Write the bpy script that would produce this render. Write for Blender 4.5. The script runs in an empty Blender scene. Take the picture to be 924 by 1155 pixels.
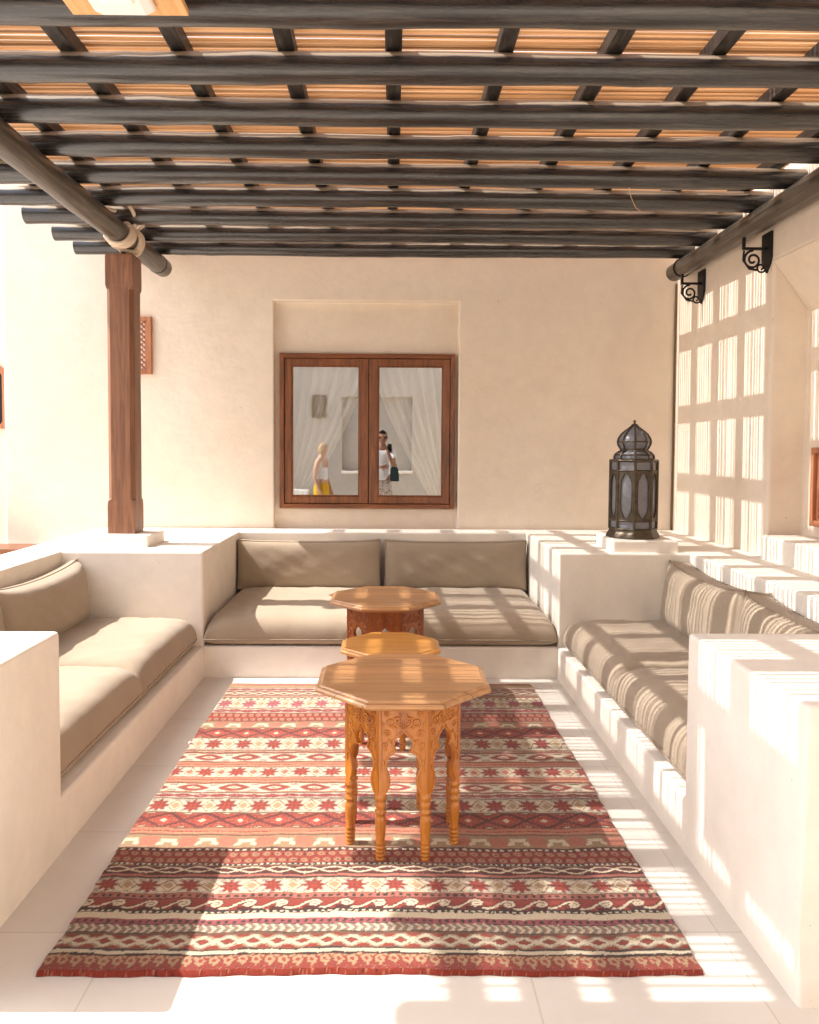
import bpy, bmesh, math, random
import numpy as np
from mathutils import Vector, Matrix
random.seed(7); rng = np.random.RandomState(5)
sc = bpy.context.scene
col = sc.collection
PI = math.pi

# ------------------------------------------------------------------ helpers
def tag(o, label=None, cat=None, group=None, kind=None):
    if label: o['label'] = label
    if cat: o['category'] = cat
    if group: o['group'] = group
    if kind: o['kind'] = kind
    return o

def empty(name, loc, label=None, cat=None, group=None, rz=0):
    o = bpy.data.objects.new(name, None); col.objects.link(o)
    o.location = loc; o.rotation_euler.z = rz; o.empty_display_size = .1
    return tag(o, label, cat, group)

class MB:
    def __init__(s): s.v = []; s.f = []; s.sm = []
    def add(s, vs, fs, smooth=False):
        n = len(s.v); s.v += [tuple(v) for v in vs]
        for f in fs: s.f.append([i+n for i in f]); s.sm.append(smooth)
        return s
    def box(s, x0, x1, y0, y1, z0, z1):
        vs = [(x, y, z) for z in (z0, z1) for y in (y0, y1) for x in (x0, x1)]
        return s.add(vs, [(0,2,3,1),(4,5,7,6),(0,1,5,4),(2,6,7,3),(0,4,6,2),(1,3,7,5)])
    def tube(s, pts, r, n=10, caps=True, smooth=True, closed=False):
        pts = [Vector(p) for p in pts]; m = len(pts)
        rs = r if isinstance(r, (list, tuple)) else [r]*m
        rings = []; up = None
        for i, p in enumerate(pts):
            if closed: t = pts[(i+1) % m]-pts[i-1]
            else: t = pts[min(i+1, m-1)]-pts[max(i-1, 0)]
            t.normalize()
            if up is None:
                up = Vector((0,0,1)) if abs(t.z) < .9 else Vector((1,0,0))
            a = up-t*up.dot(t)
            if a.length < 1e-5: a = t.orthogonal()
            a.normalize(); up = a; b = t.cross(a)
            rings.append([p+(a*math.cos(2*PI*k/n)+b*math.sin(2*PI*k/n))*rs[i] for k in range(n)])
        vs = [v for g in rings for v in g]; fs = []
        for i in range(m if closed else m-1):
            j = (i+1) % m
            for k in range(n):
                k2 = (k+1) % n
                fs.append((i*n+k, i*n+k2, j*n+k2, j*n+k))
        s.add(vs, fs, smooth)
        if caps and not closed:
            s.add(rings[0], [list(range(n))[::-1]]); s.add(rings[-1], [list(range(n))])
        return s
    def lathe(s, prof, c=(0,0), n=16, rot=0, smooth=True, cap=True):
        vs = []; fs = []
        for r, z in prof:
            for k in range(n):
                a = rot+2*PI*k/n; vs.append((c[0]+r*math.cos(a), c[1]+r*math.sin(a), z))
        for i in range(len(prof)-1):
            for k in range(n):
                k2 = (k+1) % n; fs.append((i*n+k, i*n+k2, (i+1)*n+k2, (i+1)*n+k))
        s.add(vs, fs, smooth)
        if cap:
            s.add(vs[:n], [list(range(n))[::-1]]); s.add(vs[-n:], [list(range(n))])
        return s
    def prism(s, poly, org, U, V, W, t):
        org, U, V, W = Vector(org), Vector(U), Vector(V), Vector(W)
        n = len(poly)
        a = [org+U*p[0]+V*p[1] for p in poly]; b = [q+W*t for q in a]
        fs = [list(range(n)), list(range(n, 2*n))[::-1]]+[(i, i+n, (i+1) % n+n, (i+1) % n) for i in range(n)]
        return s.add(a+b, fs)
    def build(s, name, mat, parent=None, bevel=0, seg=2, sub=0, recalc=True):
        me = bpy.data.meshes.new(name); me.from_pydata(s.v, [], s.f)
        me.polygons.foreach_set('use_smooth', s.sm)
        if recalc:
            bm = bmesh.new(); bm.from_mesh(me)
            bmesh.ops.recalc_face_normals(bm, faces=bm.faces); bm.to_mesh(me); bm.free()
        me.materials.append(mat); me.update()
        o = bpy.data.objects.new(name, me); col.objects.link(o)
        if parent: o.parent = parent
        if bevel:
            b = o.modifiers.new('bevel', 'BEVEL'); b.width = bevel; b.segments = seg
            b.limit_method = 'ANGLE'; b.angle_limit = math.radians(35); b.harden_normals = False
        if sub:
            m = o.modifiers.new('sub', 'SUBSURF'); m.levels = sub; m.render_levels = sub
        return o

def copy_tree(o, parent=None):
    c = o.copy(); col.objects.link(c); c.parent = parent
    for ch in list(o.children): copy_tree(ch, c)
    return c

# ------------------------------------------------------------------ materials
def newmat(name):
    m = bpy.data.materials.new(name); m.use_nodes = True
    nt = m.node_tree; bs = nt.nodes['Principled BSDF']
    return m, nt, bs
def N(nt, t, **kw):
    n = nt.nodes.new(t)
    for k, v in kw.items():
        if k in n.inputs: n.inputs[k].default_value = v
        else: setattr(n, k, v)
    return n
def ramp(nt, stops):
    r = nt.nodes.new('ShaderNodeValToRGB')
    e = r.color_ramp.elements
    while len(e) < len(stops): e.new(.5)
    for i, (p, c) in enumerate(stops): e[i].position = p; e[i].color = (*c, 1)
    return r
def coord(nt, scale=(1,1,1), rot=(0,0,0), kind='Object'):
    tc = nt.nodes.new('ShaderNodeTexCoord'); mp = nt.nodes.new('ShaderNodeMapping')
    mp.inputs['Scale'].default_value = scale; mp.inputs['Rotation'].default_value = rot
    nt.links.new(tc.outputs[kind], mp.inputs[0]); return mp.outputs[0]
def bump(nt, bs, src, st, dist, prev=None):
    b = N(nt, 'ShaderNodeBump', Strength=st, Distance=dist)
    nt.links.new(src, b.inputs['Height'])
    if prev: nt.links.new(prev, b.inputs['Normal'])
    nt.links.new(b.outputs[0], bs.inputs['Normal']); return b.outputs[0]

def plaster(name, c0, c1, c2, sc_=1.4, rough=.85, bd=.004):
    m, nt, bs = newmat(name); v = coord(nt)
    n1 = N(nt, 'ShaderNodeTexNoise', Scale=sc_, Detail=9., Roughness=.66, Distortion=.7)
    nt.links.new(v, n1.inputs['Vector'])
    r = ramp(nt, [(.28, c0), (.5, c1), (.72, c2)]); nt.links.new(n1.outputs[0], r.inputs[0])
    n3 = N(nt, 'ShaderNodeTexNoise', Scale=9., Detail=5., Roughness=.6)
    nt.links.new(v, n3.inputs['Vector'])
    mx = N(nt, 'ShaderNodeMixRGB', blend_type='MULTIPLY'); mx.inputs[0].default_value = .35
    r3 = ramp(nt, [(.3, (.86, .86, .86)), (.7, (1.06, 1.05, 1.04))]); nt.links.new(n3.outputs[0], r3.inputs[0])
    nt.links.new(r.outputs[0], mx.inputs[1]); nt.links.new(r3.outputs[0], mx.inputs[2])
    nt.links.new(mx.outputs[0], bs.inputs['Base Color'])
    bs.inputs['Roughness'].default_value = rough; bs.inputs['Specular IOR Level'].default_value = .25
    n2 = N(nt, 'ShaderNodeTexNoise', Scale=5., Detail=8., Roughness=.62); nt.links.new(v, n2.inputs['Vector'])
    p = bump(nt, bs, n2.outputs[0], .55, bd*3)
    n4 = N(nt, 'ShaderNodeTexNoise', Scale=90., Detail=3.); nt.links.new(v, n4.inputs['Vector'])
    p = bump(nt, bs, n4.outputs[0], .3, bd*.35, p)
    # trowel sweeps: distorted, stretched noise
    n6 = N(nt, 'ShaderNodeTexNoise', Scale=2.2, Detail=5., Roughness=.7, Distortion=3.2); nt.links.new(v, n6.inputs['Vector'])
    bump(nt, bs, n6.outputs[0], .35, bd*2., p)
    # hairline cracks, only in patches
    dv = N(nt, 'ShaderNodeMixRGB', blend_type='ADD'); dv.inputs[0].default_value = .16
    nt.links.new(v, dv.inputs[1]); nt.links.new(n2.outputs['Color'], dv.inputs[2])
    vo = N(nt, 'ShaderNodeTexVoronoi', Scale=.9, feature='DISTANCE_TO_EDGE'); nt.links.new(dv.outputs[0], vo.inputs['Vector'])
    rc = ramp(nt, [(0, (1,1,1)), (.0022, (0,0,0))]); nt.links.new(vo.outputs['Distance'], rc.inputs[0])
    rm_ = ramp(nt, [(.60, (0,0,0)), (.68, (.5,.5,.5))]); nt.links.new(n1.outputs[0], rm_.inputs[0])
    mc = N(nt, 'ShaderNodeMath', operation='MULTIPLY'); nt.links.new(rc.outputs[0], mc.inputs[0]); nt.links.new(rm_.outputs[0], mc.inputs[1])
    # sparse specks and scuffs
    n7 = N(nt, 'ShaderNodeTexNoise', Scale=34., Detail=2.); nt.links.new(v, n7.inputs['Vector'])
    rs_ = ramp(nt, [(.745, (0,0,0)), (.78, (.45,.45,.45))]); nt.links.new(n7.outputs[0], rs_.inputs[0])
    ma = N(nt, 'ShaderNodeMath', operation='MAXIMUM'); nt.links.new(mc.outputs[0], ma.inputs[0]); nt.links.new(rs_.outputs[0], ma.inputs[1])
    md = N(nt, 'ShaderNodeMixRGB'); nt.links.new(ma.outputs[0], md.inputs[0]); nt.links.new(mx.outputs[0], md.inputs[1]); md.inputs[2].default_value = (c0[0]*.5, c0[1]*.45, c0[2]*.4, 1)
    nt.links.new(md.outputs[0], bs.inputs['Base Color'])
    return m

def wood(name, dark, mid, light, scale=(2, 22, 22), rough=.4, coat=.2, joints=0):
    m, nt, bs = newmat(name); v = coord(nt, scale)
    n1 = N(nt, 'ShaderNodeTexNoise', Scale=1.6, Detail=8., Roughness=.65, Distortion=.6)
    nt.links.new(v, n1.inputs['Vector'])
    r = ramp(nt, [(.3, dark), (.5, mid), (.72, light)]); nt.links.new(n1.outputs[0], r.inputs[0])
    out = r.outputs[0]
    n2 = N(nt, 'ShaderNodeTexNoise', Scale=7., Detail=4.); nt.links.new(v, n2.inputs['Vector'])
    if joints:
        w = coord(nt)
        sx = nt.nodes.new('ShaderNodeSeparateXYZ'); nt.links.new(w, sx.inputs[0])
        a = N(nt, 'ShaderNodeMath', operation='MULTIPLY'); nt.links.new(sx.outputs[1], a.inputs[0]); a.inputs[1].default_value = joints
        fl = N(nt, 'ShaderNodeMath', operation='FLOOR'); nt.links.new(a.outputs[0], fl.inputs[0])
        fr = N(nt, 'ShaderNodeMath', operation='FRACT'); nt.links.new(a.outputs[0], fr.inputs[0])
        wn = N(nt, 'ShaderNodeTexWhiteNoise', noise_dimensions='1D'); nt.links.new(fl.outputs[0], wn.inputs['W'])
        rr = ramp(nt, [(0, (.8, .8, .8)), (1, (1.12, 1.08, 1.04))]); nt.links.new(wn.outputs[0], rr.inputs[0])
        m1 = N(nt, 'ShaderNodeMixRGB', blend_type='MULTIPLY'); m1.inputs[0].default_value = 1
        nt.links.new(out, m1.inputs[1]); nt.links.new(rr.outputs[0], m1.inputs[2])
        rj = ramp(nt, [(0, (.35, .3, .28)), (.03, (.45, .4, .38)), (.045, (1, 1, 1))]); nt.links.new(fr.outputs[0], rj.inputs[0])
        m2 = N(nt, 'ShaderNodeMixRGB', blend_type='MULTIPLY'); m2.inputs[0].default_value = 1
        nt.links.new(m1.outputs[0], m2.inputs[1]); nt.links.new(rj.outputs[0], m2.inputs[2]); out = m2.outputs[0]
    nt.links.new(out, bs.inputs['Base Color'])
    bs.inputs['Roughness'].default_value = rough
    bs.inputs['Coat Weight'].default_value = coat; bs.inputs['Coat Roughness'].default_value = .25
    bump(nt, bs, n2.outputs[0], .25, .002)
    return m

def fabric(name, c, c2, bs_=.0016):
    m, nt, bs = newmat(name); v = coord(nt)
    n1 = N(nt, 'ShaderNodeTexNoise', Scale=2.5, Detail=5.); nt.links.new(v, n1.inputs['Vector'])
    r = ramp(nt, [(.3, c), (.7, c2)]); nt.links.new(n1.outputs[0], r.inputs[0])
    w1 = N(nt, 'ShaderNodeTexNoise', Scale=420., Detail=1.); nt.links.new(v, w1.inputs['Vector'])
    rr = ramp(nt, [(.35, (.84, .84, .84)), (.65, (1.1, 1.1, 1.1))]); nt.links.new(w1.outputs[0], rr.inputs[0])
    m1 = N(nt, 'ShaderNodeMixRGB', blend_type='MULTIPLY'); m1.inputs[0].default_value = .8
    nt.links.new(r.outputs[0], m1.inputs[1]); nt.links.new(rr.outputs[0], m1.inputs[2])
    nt.links.new(m1.outputs[0], bs.inputs['Base Color'])
    bs.inputs['Roughness'].default_value = .9; bs.inputs['Specular IOR Level'].default_value = .15
    bs.inputs['Sheen Weight'].default_value = .15
    n5 = N(nt, 'ShaderNodeTexNoise', Scale=9., Detail=3., Distortion=.5); nt.links.new(v, n5.inputs['Vector'])
    p = bump(nt, bs, n5.outputs[0], .30, .008)
    bump(nt, bs, w1.outputs[0], .4, bs_, p)
    return m

def plain(name, c, rough=.6, metal=0, spec=.5, var=.12, scale=12, bd=0.):
    m, nt, bs = newmat(name); v = coord(nt)
    n1 = N(nt, 'ShaderNodeTexNoise', Scale=float(scale), Detail=6., Roughness=.6); nt.links.new(v, n1.inputs['Vector'])
    r = ramp(nt, [(.3, tuple(x*(1-var) for x in c)), (.7, tuple(min(1, x*(1+var)) for x in c))])
    nt.links.new(n1.outputs[0], r.inputs[0]); nt.links.new(r.outputs[0], bs.inputs['Base Color'])
    bs.inputs['Roughness'].default_value = rough; bs.inputs['Metallic'].default_value = metal
    bs.inputs['Specular IOR Level'].default_value = spec
    if bd: bump(nt, bs, n1.outputs[0], .5, bd)
    return m

M = {}
M['wall'] = plaster('wall_plaster', (.75,.635,.515), (.79,.685,.57), (.825,.73,.62), 1.1)
M['seat'] = plaster('seat_plaster', (.765,.70,.615), (.805,.745,.665), (.84,.785,.71), 1.7, bd=.0022)
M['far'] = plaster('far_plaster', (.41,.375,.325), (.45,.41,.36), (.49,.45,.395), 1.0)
M['teak'] = wood('teak_frame', (.08,.022,.006), (.19,.055,.012), (.30,.10,.024), (22,22,2), .35, .3)
M['teak_h'] = wood('teak_rail', (.08,.022,.006), (.19,.055,.012), (.30,.10,.024), (2,22,22), .35, .3)
M['post'] = wood('post_wood', (.11,.042,.020), (.20,.082,.038), (.29,.13,.06), (26,26,1.6), .5, .1)
M['top'] = wood('tabletop_wood', (.38,.175,.065), (.52,.265,.11), (.64,.35,.155), (1.6,24,24), .34, .35, joints=9.5)
M['leg'] = wood('table_leg_wood', (.28,.075,.008), (.45,.15,.014), (.58,.225,.026), (16,16,1.6), .27, .5)
M['mid'] = wood('small_table_wood', (.46,.19,.04), (.57,.26,.06), (.64,.32,.085), (1.6,20,20), .34, .3)
M['log'] = wood('painted_log', (.014,.012,.011), (.024,.021,.020), (.075,.066,.058), (1.6,34,34), .30, .4)
def tan_tops(m):  # blends a tan, rougher finish onto upward-facing sides, edge broken by noise
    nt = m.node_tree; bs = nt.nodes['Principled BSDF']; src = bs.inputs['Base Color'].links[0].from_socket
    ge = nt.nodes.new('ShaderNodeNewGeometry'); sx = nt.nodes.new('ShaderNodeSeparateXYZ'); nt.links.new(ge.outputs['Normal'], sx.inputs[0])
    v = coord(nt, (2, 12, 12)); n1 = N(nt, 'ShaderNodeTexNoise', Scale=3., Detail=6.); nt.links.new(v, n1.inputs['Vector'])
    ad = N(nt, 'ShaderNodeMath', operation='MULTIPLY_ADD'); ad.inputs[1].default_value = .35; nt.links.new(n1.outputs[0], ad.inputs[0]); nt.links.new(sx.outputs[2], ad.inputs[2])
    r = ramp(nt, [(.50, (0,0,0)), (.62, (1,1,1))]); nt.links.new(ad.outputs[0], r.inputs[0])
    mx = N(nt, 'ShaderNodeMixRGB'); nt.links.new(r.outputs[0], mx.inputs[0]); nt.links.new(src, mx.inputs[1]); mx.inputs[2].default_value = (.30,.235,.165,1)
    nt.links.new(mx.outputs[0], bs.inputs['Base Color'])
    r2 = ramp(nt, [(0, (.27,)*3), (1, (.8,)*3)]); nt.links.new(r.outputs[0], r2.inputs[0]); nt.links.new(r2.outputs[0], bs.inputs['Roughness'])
tan_tops(M['log'])
M['logy'] = wood('painted_pole', (.030,.023,.016), (.052,.040,.028), (.13,.105,.075), (34,1.6,34), .40, .25)
M['batten'] = wood('batten_wood', (.010,.008,.007), (.018,.015,.013), (.075,.065,.055), (34,5,34), .5, .1)
M['iron'] = plain('wrought_iron', (.02,.018,.017), .45, .6)
M['rope'] = plain('rope_fibre', (.62,.50,.38), .9, 0, .1, .2, 160, .002)
M['taupe'] = fabric('taupe_canvas', (.335,.262,.188), (.39,.31,.228))
M['piping'] = plain('taupe_piping', (.29,.23,.17), .85, 0, .2, .1, 60)
M['bronze'] = plain('lantern_bronze', (.085,.065,.045), .42, .75, .5, .35, 25, .001)
M['lglass'] = plain('frosted_lantern_glass', (.17,.17,.19), .3, 0, .5, .18, 30)
M['white'] = plain('white_enamel', (.8,.78,.74), .35, 0, .5, .02)
M['curtain'] = None

# reed mat: golden canes, each cane its own tint
m, nt, bs = newmat('reed_cane'); v = coord(nt, (1.6, 60, 60))
n1 = N(nt, 'ShaderNodeTexNoise', Scale=1., Detail=5., Roughness=.6); nt.links.new(v, n1.inputs['Vector'])
r = ramp(nt, [(.25, (.42,.26,.14)), (.5, (.72,.50,.30)), (.75, (.84,.67,.46))]); nt.links.new(n1.outputs[0], r.inputs[0])
ge = nt.nodes.new('ShaderNodeNewGeometry')
rI = ramp(nt, [(0, (.50,.42,.36)), (.12, (.72,.66,.6)), (.5, (1.0,.97,.92)), (1, (1.18,1.16,1.12))]); nt.links.new(ge.outputs['Random Per Island'], rI.inputs[0])
mI = N(nt, 'ShaderNodeMixRGB', blend_type='MULTIPLY'); mI.inputs[0].default_value = 1; nt.links.new(r.outputs[0], mI.inputs[1]); nt.links.new(rI.outputs[0], mI.inputs[2])
r = mI
nt.links.new(r.outputs[0], bs.inputs['Base Color']); bs.inputs['Roughness'].default_value = .5
tr = N(nt, 'ShaderNodeBsdfTranslucent'); nt.links.new(r.outputs[0], tr.inputs[0])
mx = N(nt, 'ShaderNodeMixShader'); mx.inputs[0].default_value = .42
nt.links.new(bs.outputs[0], mx.inputs[1]); nt.links.new(tr.outputs[0], mx.inputs[2])
nt.links.new(mx.outputs[0], nt.nodes['Material Output'].inputs[0]); M['reed'] = m

# sheer curtain
m, nt, bs = newmat('sheer_voile'); bs.inputs['Base Color'].default_value = (.86,.83,.78,1); bs.inputs['Roughness'].default_value = .9
tr = N(nt, 'ShaderNodeBsdfTranslucent', Color=(.86,.83,.78,1)); tp = N(nt, 'ShaderNodeBsdfTransparent')
mx = N(nt, 'ShaderNodeMixShader'); mx.inputs[0].default_value = .35; nt.links.new(bs.outputs[0], mx.inputs[1]); nt.links.new(tr.outputs[0], mx.inputs[2])
m2 = N(nt, 'ShaderNodeMixShader'); m2.inputs[0].default_value = .05; nt.links.new(mx.outputs[0], m2.inputs[1]); nt.links.new(tp.outputs[0], m2.inputs[2])
nt.links.new(m2.outputs[0], nt.nodes['Material Output'].inputs[0]); M['curtain'] = m

# half mirrored pane
m, nt, bs = newmat('reflective_glass')
gl = N(nt, 'ShaderNodeBsdfGlossy', Color=(.93,.93,.92,1), Roughness=0.0); tp = N(nt, 'ShaderNodeBsdfTransparent', Color=(.92,.94,.93,1))
mx = N(nt, 'ShaderNodeMixShader'); mx.inputs[0].default_value = .45
wv = coord(nt); wn2 = N(nt, 'ShaderNodeTexNoise', Scale=3., Detail=2.); nt.links.new(wv, wn2.inputs['Vector'])
bw_ = N(nt, 'ShaderNodeBump', Strength=.25, Distance=.0012); nt.links.new(wn2.outputs[0], bw_.inputs['Height']); nt.links.new(bw_.outputs[0], gl.inputs['Normal'])
nt.links.new(tp.outputs[0], mx.inputs[1]); nt.links.new(gl.outputs[0], mx.inputs[2]); nt.links.new(mx.outputs[0], nt.nodes['Material Output'].inputs[0])
M['pane'] = m

# floor: pale polished screed laid in large slabs
m, nt, bs = newmat('pale_stone_tile'); v = coord(nt)
n1 = N(nt, 'ShaderNodeTexNoise', Scale=1.3, Detail=8., Roughness=.62, Distortion=.4); nt.links.new(v, n1.inputs['Vector'])
r = ramp(nt, [(.3, (.60,.55,.49)), (.5, (.65,.60,.54)), (.72, (.70,.65,.59))]); nt.links.new(n1.outputs[0], r.inputs[0])
br = N(nt, 'ShaderNodeTexBrick', Scale=1., offset=0.0, squash=1.0); br.inputs['Mortar Size'].default_value = .003
br.inputs['Brick Width'].default_value = .62; br.inputs['Row Height'].default_value = .62; br.inputs['Mortar Smooth'].default_value = .2
br.inputs['Color1'].default_value = (1,1,1,1); br.inputs['Color2'].default_value = (.95,.945,.94,1); br.inputs['Mortar'].default_value = (.83,.80,.77,1)
mp = N(nt, 'ShaderNodeMapping'); mp.inputs['Location'].default_value = (.21,.17,0); nt.links.new(v, mp.inputs[0]); nt.links.new(mp.outputs[0], br.inputs['Vector'])
mx = N(nt, 'ShaderNodeMixRGB', blend_type='MULTIPLY'); mx.inputs[0].default_value = 1
nt.links.new(r.outputs[0], mx.inputs[1]); nt.links.new(br.outputs['Color'], mx.inputs[2]); nt.links.new(mx.outputs[0], bs.inputs['Base Color'])
bs.inputs['Roughness'].default_value = .5; bs.inputs['Specular IOR Level'].default_value = .35
n2 = N(nt, 'ShaderNodeTexNoise', Scale=14., Detail=6.); nt.links.new(v, n2.inputs['Vector']); bump(nt, bs, n2.outputs[0], .2, .002)
M['floor'] = m
M['ground'] = plain('sandy_ground', (.50,.42,.33), .95, 0, .1, .15, 3, .01)

# ------------------------------------------------------------------ ground and floor
MB().add([(-60,-60,-.05),(60,-60,-.05),(60,60,-.05),(-60,60,-.05)], [(0,1,2,3)]).build('ground', M['ground'])
tag(bpy.data.objects['ground'], kind='structure')
fl = MB().box(-6.5, 3.2, -3.5, 6.6, -.2, 0).build('floor', M['floor']); tag(fl, kind='structure')

# ------------------------------------------------------------------ voxel masonry (all parts share one edge test, so joints stay flush)
def masonry(parts, mat, parent, cuts, bev=.014, names=None):
    """parts: list of (name, [(x0,x1,y0,y1,z0,z1),...]); cuts: sorted cut lists."""
    X, Y, Z = cuts; occ = {}
    def inside(b, i, j, k):
        x, y, z = (X[i]+X[i+1])/2, (Y[j]+Y[j+1])/2, (Z[k]+Z[k+1])/2
        return b[0] < x < b[1] and b[2] < y < b[3] and b[4] < z < b[5]
    for i in range(len(X)-1):
        for j in range(len(Y)-1):
            for k in range(len(Z)-1):
                for n, (nm, bl) in enumerate(parts):
                    if any(inside(b, i, j, k) for b in bl): occ[(i,j,k)] = n; break
    out = []
    for n, (nm, bl) in enumerate(parts):
        bm = bmesh.new(); V = {}
        def vt(i, j, k):
            if (i,j,k) not in V: V[(i,j,k)] = bm.verts.new((X[i], Y[j], Z[k]))
            return V[(i,j,k)]
        for (i,j,k), q in occ.items():
            if q != n: continue
            for d, fc in (((-1,0,0), [(0,0,0),(0,0,1),(0,1,1),(0,1,0)]), ((1,0,0), [(1,0,0),(1,1,0),(1,1,1),(1,0,1)]),
                          ((0,-1,0), [(0,0,0),(1,0,0),(1,0,1),(0,0,1)]), ((0,1,0), [(0,1,0),(0,1,1),(1,1,1),(1,1,0)]),
                          ((0,0,-1), [(0,0,0),(0,1,0),(1,1,0),(1,0,0)]), ((0,0,1), [(0,0,1),(1,0,1),(1,1,1),(0,1,1)])):
                if occ.get((i+d[0], j+d[1], k+d[2])) != n:
                    bm.faces.new([vt(i+a, j+b, k+c) for a, b, c in fc])
        inv = {v: key for key, v in V.items()}
        be = []
        for e in bm.edges:
            a, b = inv[e.verts[0]], inv[e.verts[1]]
            ax = [t for t in range(3) if a[t] != b[t]][0]; lo = min(a[ax], b[ax]); c = 0
            o1, o2 = [t for t in range(3) if t != ax]
            for s1 in (-1, 0):
                for s2 in (-1, 0):
                    q = [0,0,0]; q[ax] = lo; q[o1] = a[o1]+s1; q[o2] = a[o2]+s2
                    c += tuple(q) in occ
            zz = a[2] if ax != 2 else None
            if c == 1 and not (zz == 0): be.append(e)
        # keep edge flags through dissolve by bevelling directly
        bmesh.ops.bevel(bm, geom=be, offset=bev, segments=4, profile=.5, affect='EDGES', clamp_overlap=True)
        me = bpy.data.meshes.new(nm); bm.to_mesh(me); bm.free()
        me.materials.append(mat); o = bpy.data.objects.new(nm, me); col.objects.link(o); o.parent = parent
        out.append(o)
    return out

XOL, XBL, XL, XR, XBR, XW = -2.43, -2.117, -1.206, 1.107, 1.96, 2.39
YN, YA, YB, YL, YW = 1.985, 2.79, 4.94, 6.15, 6.416
ZB, ZL = .205, .825
surround = empty('built_in_seating', (0, 4.2, 0), 'cream plaster built-in seating platform running round three sides of the rug', 'built-in bench')
off = Vector((0, 4.2, 0))
parts = [('bench', [(XBL,XL,YA,YB,0,ZB)]), ('bench', [(XL,XR,YB,YL,0,ZB)]), ('bench', [(XR,XBR,YA,YB,0,ZB)]),
         ('armrest', [(XOL,XL,YN,YA,0,ZL)]), ('armrest', [(XR,XW,YN,YA,0,ZL)]),
         ('corner_block', [(XOL,XL,YB,YW,0,ZL)]), ('corner_block', [(XR,XW,YB,YW,0,ZL)]),
         ('backrest_wall', [(XOL,XBL,YA,YB,0,ZL)]), ('backrest_wall', [(XL,XR,YL,YW,0,ZL)]), ('backrest_wall', [(XBR,XW,YA,YB,0,ZL)])]
ms = masonry(parts, M['seat'], surround, ([XOL,XBL,XL,XR,XBR,XW], [YN,YA,YB,YL,YW], [0,ZB,ZL]))
for o in ms: o.location = -off
def pbox(name, x0,x1,y0,y1,z0,z1, mat, parent, bevel=.01):
    o = MB().box(x0,x1,y0,y1,z0,z1).build(name, mat, parent, bevel, 3)
    return o
pl = pbox('plinth', -2.075,-1.625, 5.13,5.53, ZL-.01, .905, M['seat'], surround, .012); pl.location = -off
pl = pbox('plinth', 1.475,1.905, 4.99,5.42, ZL-.01, .902, M['seat'], surround, .012); pl.location = -off

# ------------------------------------------------------------------ house walls
def hull_wall(name, X, Y, Z, solid, mat, parent=None, bev=.012):
    bm = bmesh.new(); V = {}
    nx, ny, nz = len(X)-1, len(Y)-1, len(Z)-1
    occ = {(i,j,k) for i in range(nx) for j in range(ny) for k in range(nz)
           if solid((X[i]+X[i+1])/2, (Y[j]+Y[j+1])/2, (Z[k]+Z[k+1])/2)}
    def vt(i, j, k):
        if (i,j,k) not in V: V[(i,j,k)] = bm.verts.new((X[i], Y[j], Z[k]))
        return V[(i,j,k)]
    for (i,j,k) in occ:
        for d, fc in (((-1,0,0), [(0,0,0),(0,0,1),(0,1,1),(0,1,0)]), ((1,0,0), [(1,0,0),(1,1,0),(1,1,1),(1,0,1)]),
                      ((0,-1,0), [(0,0,0),(1,0,0),(1,0,1),(0,0,1)]), ((0,1,0), [(0,1,0),(0,1,1),(1,1,1),(1,1,0)]),
                      ((0,0,-1), [(0,0,0),(0,1,0),(1,1,0),(1,0,0)]), ((0,0,1), [(0,0,1),(1,0,1),(1,1,1),(0,1,1)])):
            if (i+d[0], j+d[1], k+d[2]) not in occ:
                bm.faces.new([vt(i+a, j+b, k+c) for a, b, c in fc])
    bmesh.ops.dissolve_limit(bm, angle_limit=.01, verts=bm.verts, edges=bm.edges)
    me = bpy.data.meshes.new(name); bm.to_mesh(me); bm.free(); me.materials.append(mat)
    o = bpy.data.objects.new(name, me); col.objects.link(o)
    if parent: o.parent = parent
    b = o.modifiers.new('bevel', 'BEVEL'); b.width = bev; b.segments = 3; b.limit_method = 'ANGLE'; b.angle_limit = math.radians(40)
    return o

GY = 6.47                                     # plane of the window joinery, inside the shallow alcove
ax0, ax1, az1 = -.969, .575, 2.722
wx0, wx1, wz0, wz1 = -.925, .548, .992, 2.292
bw = empty('house_wall', (-.4, YW, 0), 'long peach plaster wall facing the seating, with wooden casement window in shallow recess', 'wall')
def back_solid(x, y, z):
    if x < -3.21 and y < YW+.12: return False
    if ax0 < x < ax1 and .8 < z < az1 and y < YW+.075: return False
    if wx0 < x < wx1 and wz0 < z < wz1: return False
    return True
o = hull_wall('wall', [-9,-3.21,ax0,wx0,wx1,ax1,2.39], [YW,YW+.075,YW+.12,YW+.34], [0,.8,wz0,wz1,az1,4.3], back_solid, M['wall'], bw)
o.location = (.4, -YW, 0)
def rel(o, c): o.location = (-c[0], -c[1], -c[2]); return o
C = (-.4, YW, 0)
# dark room behind the window
rm = MB()
x0,x1,y0,y1,z0,z1 = -2.4,2.2,YW+.34,9.4,.1,3.1
rm.add([(x0,y0,z0),(x1,y0,z0),(x1,y1,z0),(x0,y1,z0),(x0,y0,z1),(x1,y0,z1),(x1,y1,z1),(x0,y1,z1)],
       [(0,1,2,3),(4,7,6,5),(1,5,6,2),(2,6,7,3),(3,7,4,0)])
rel(rm.build('room_lining', plain('room_paint', (.20,.18,.16), .9), bw, recalc=False), C)

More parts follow.
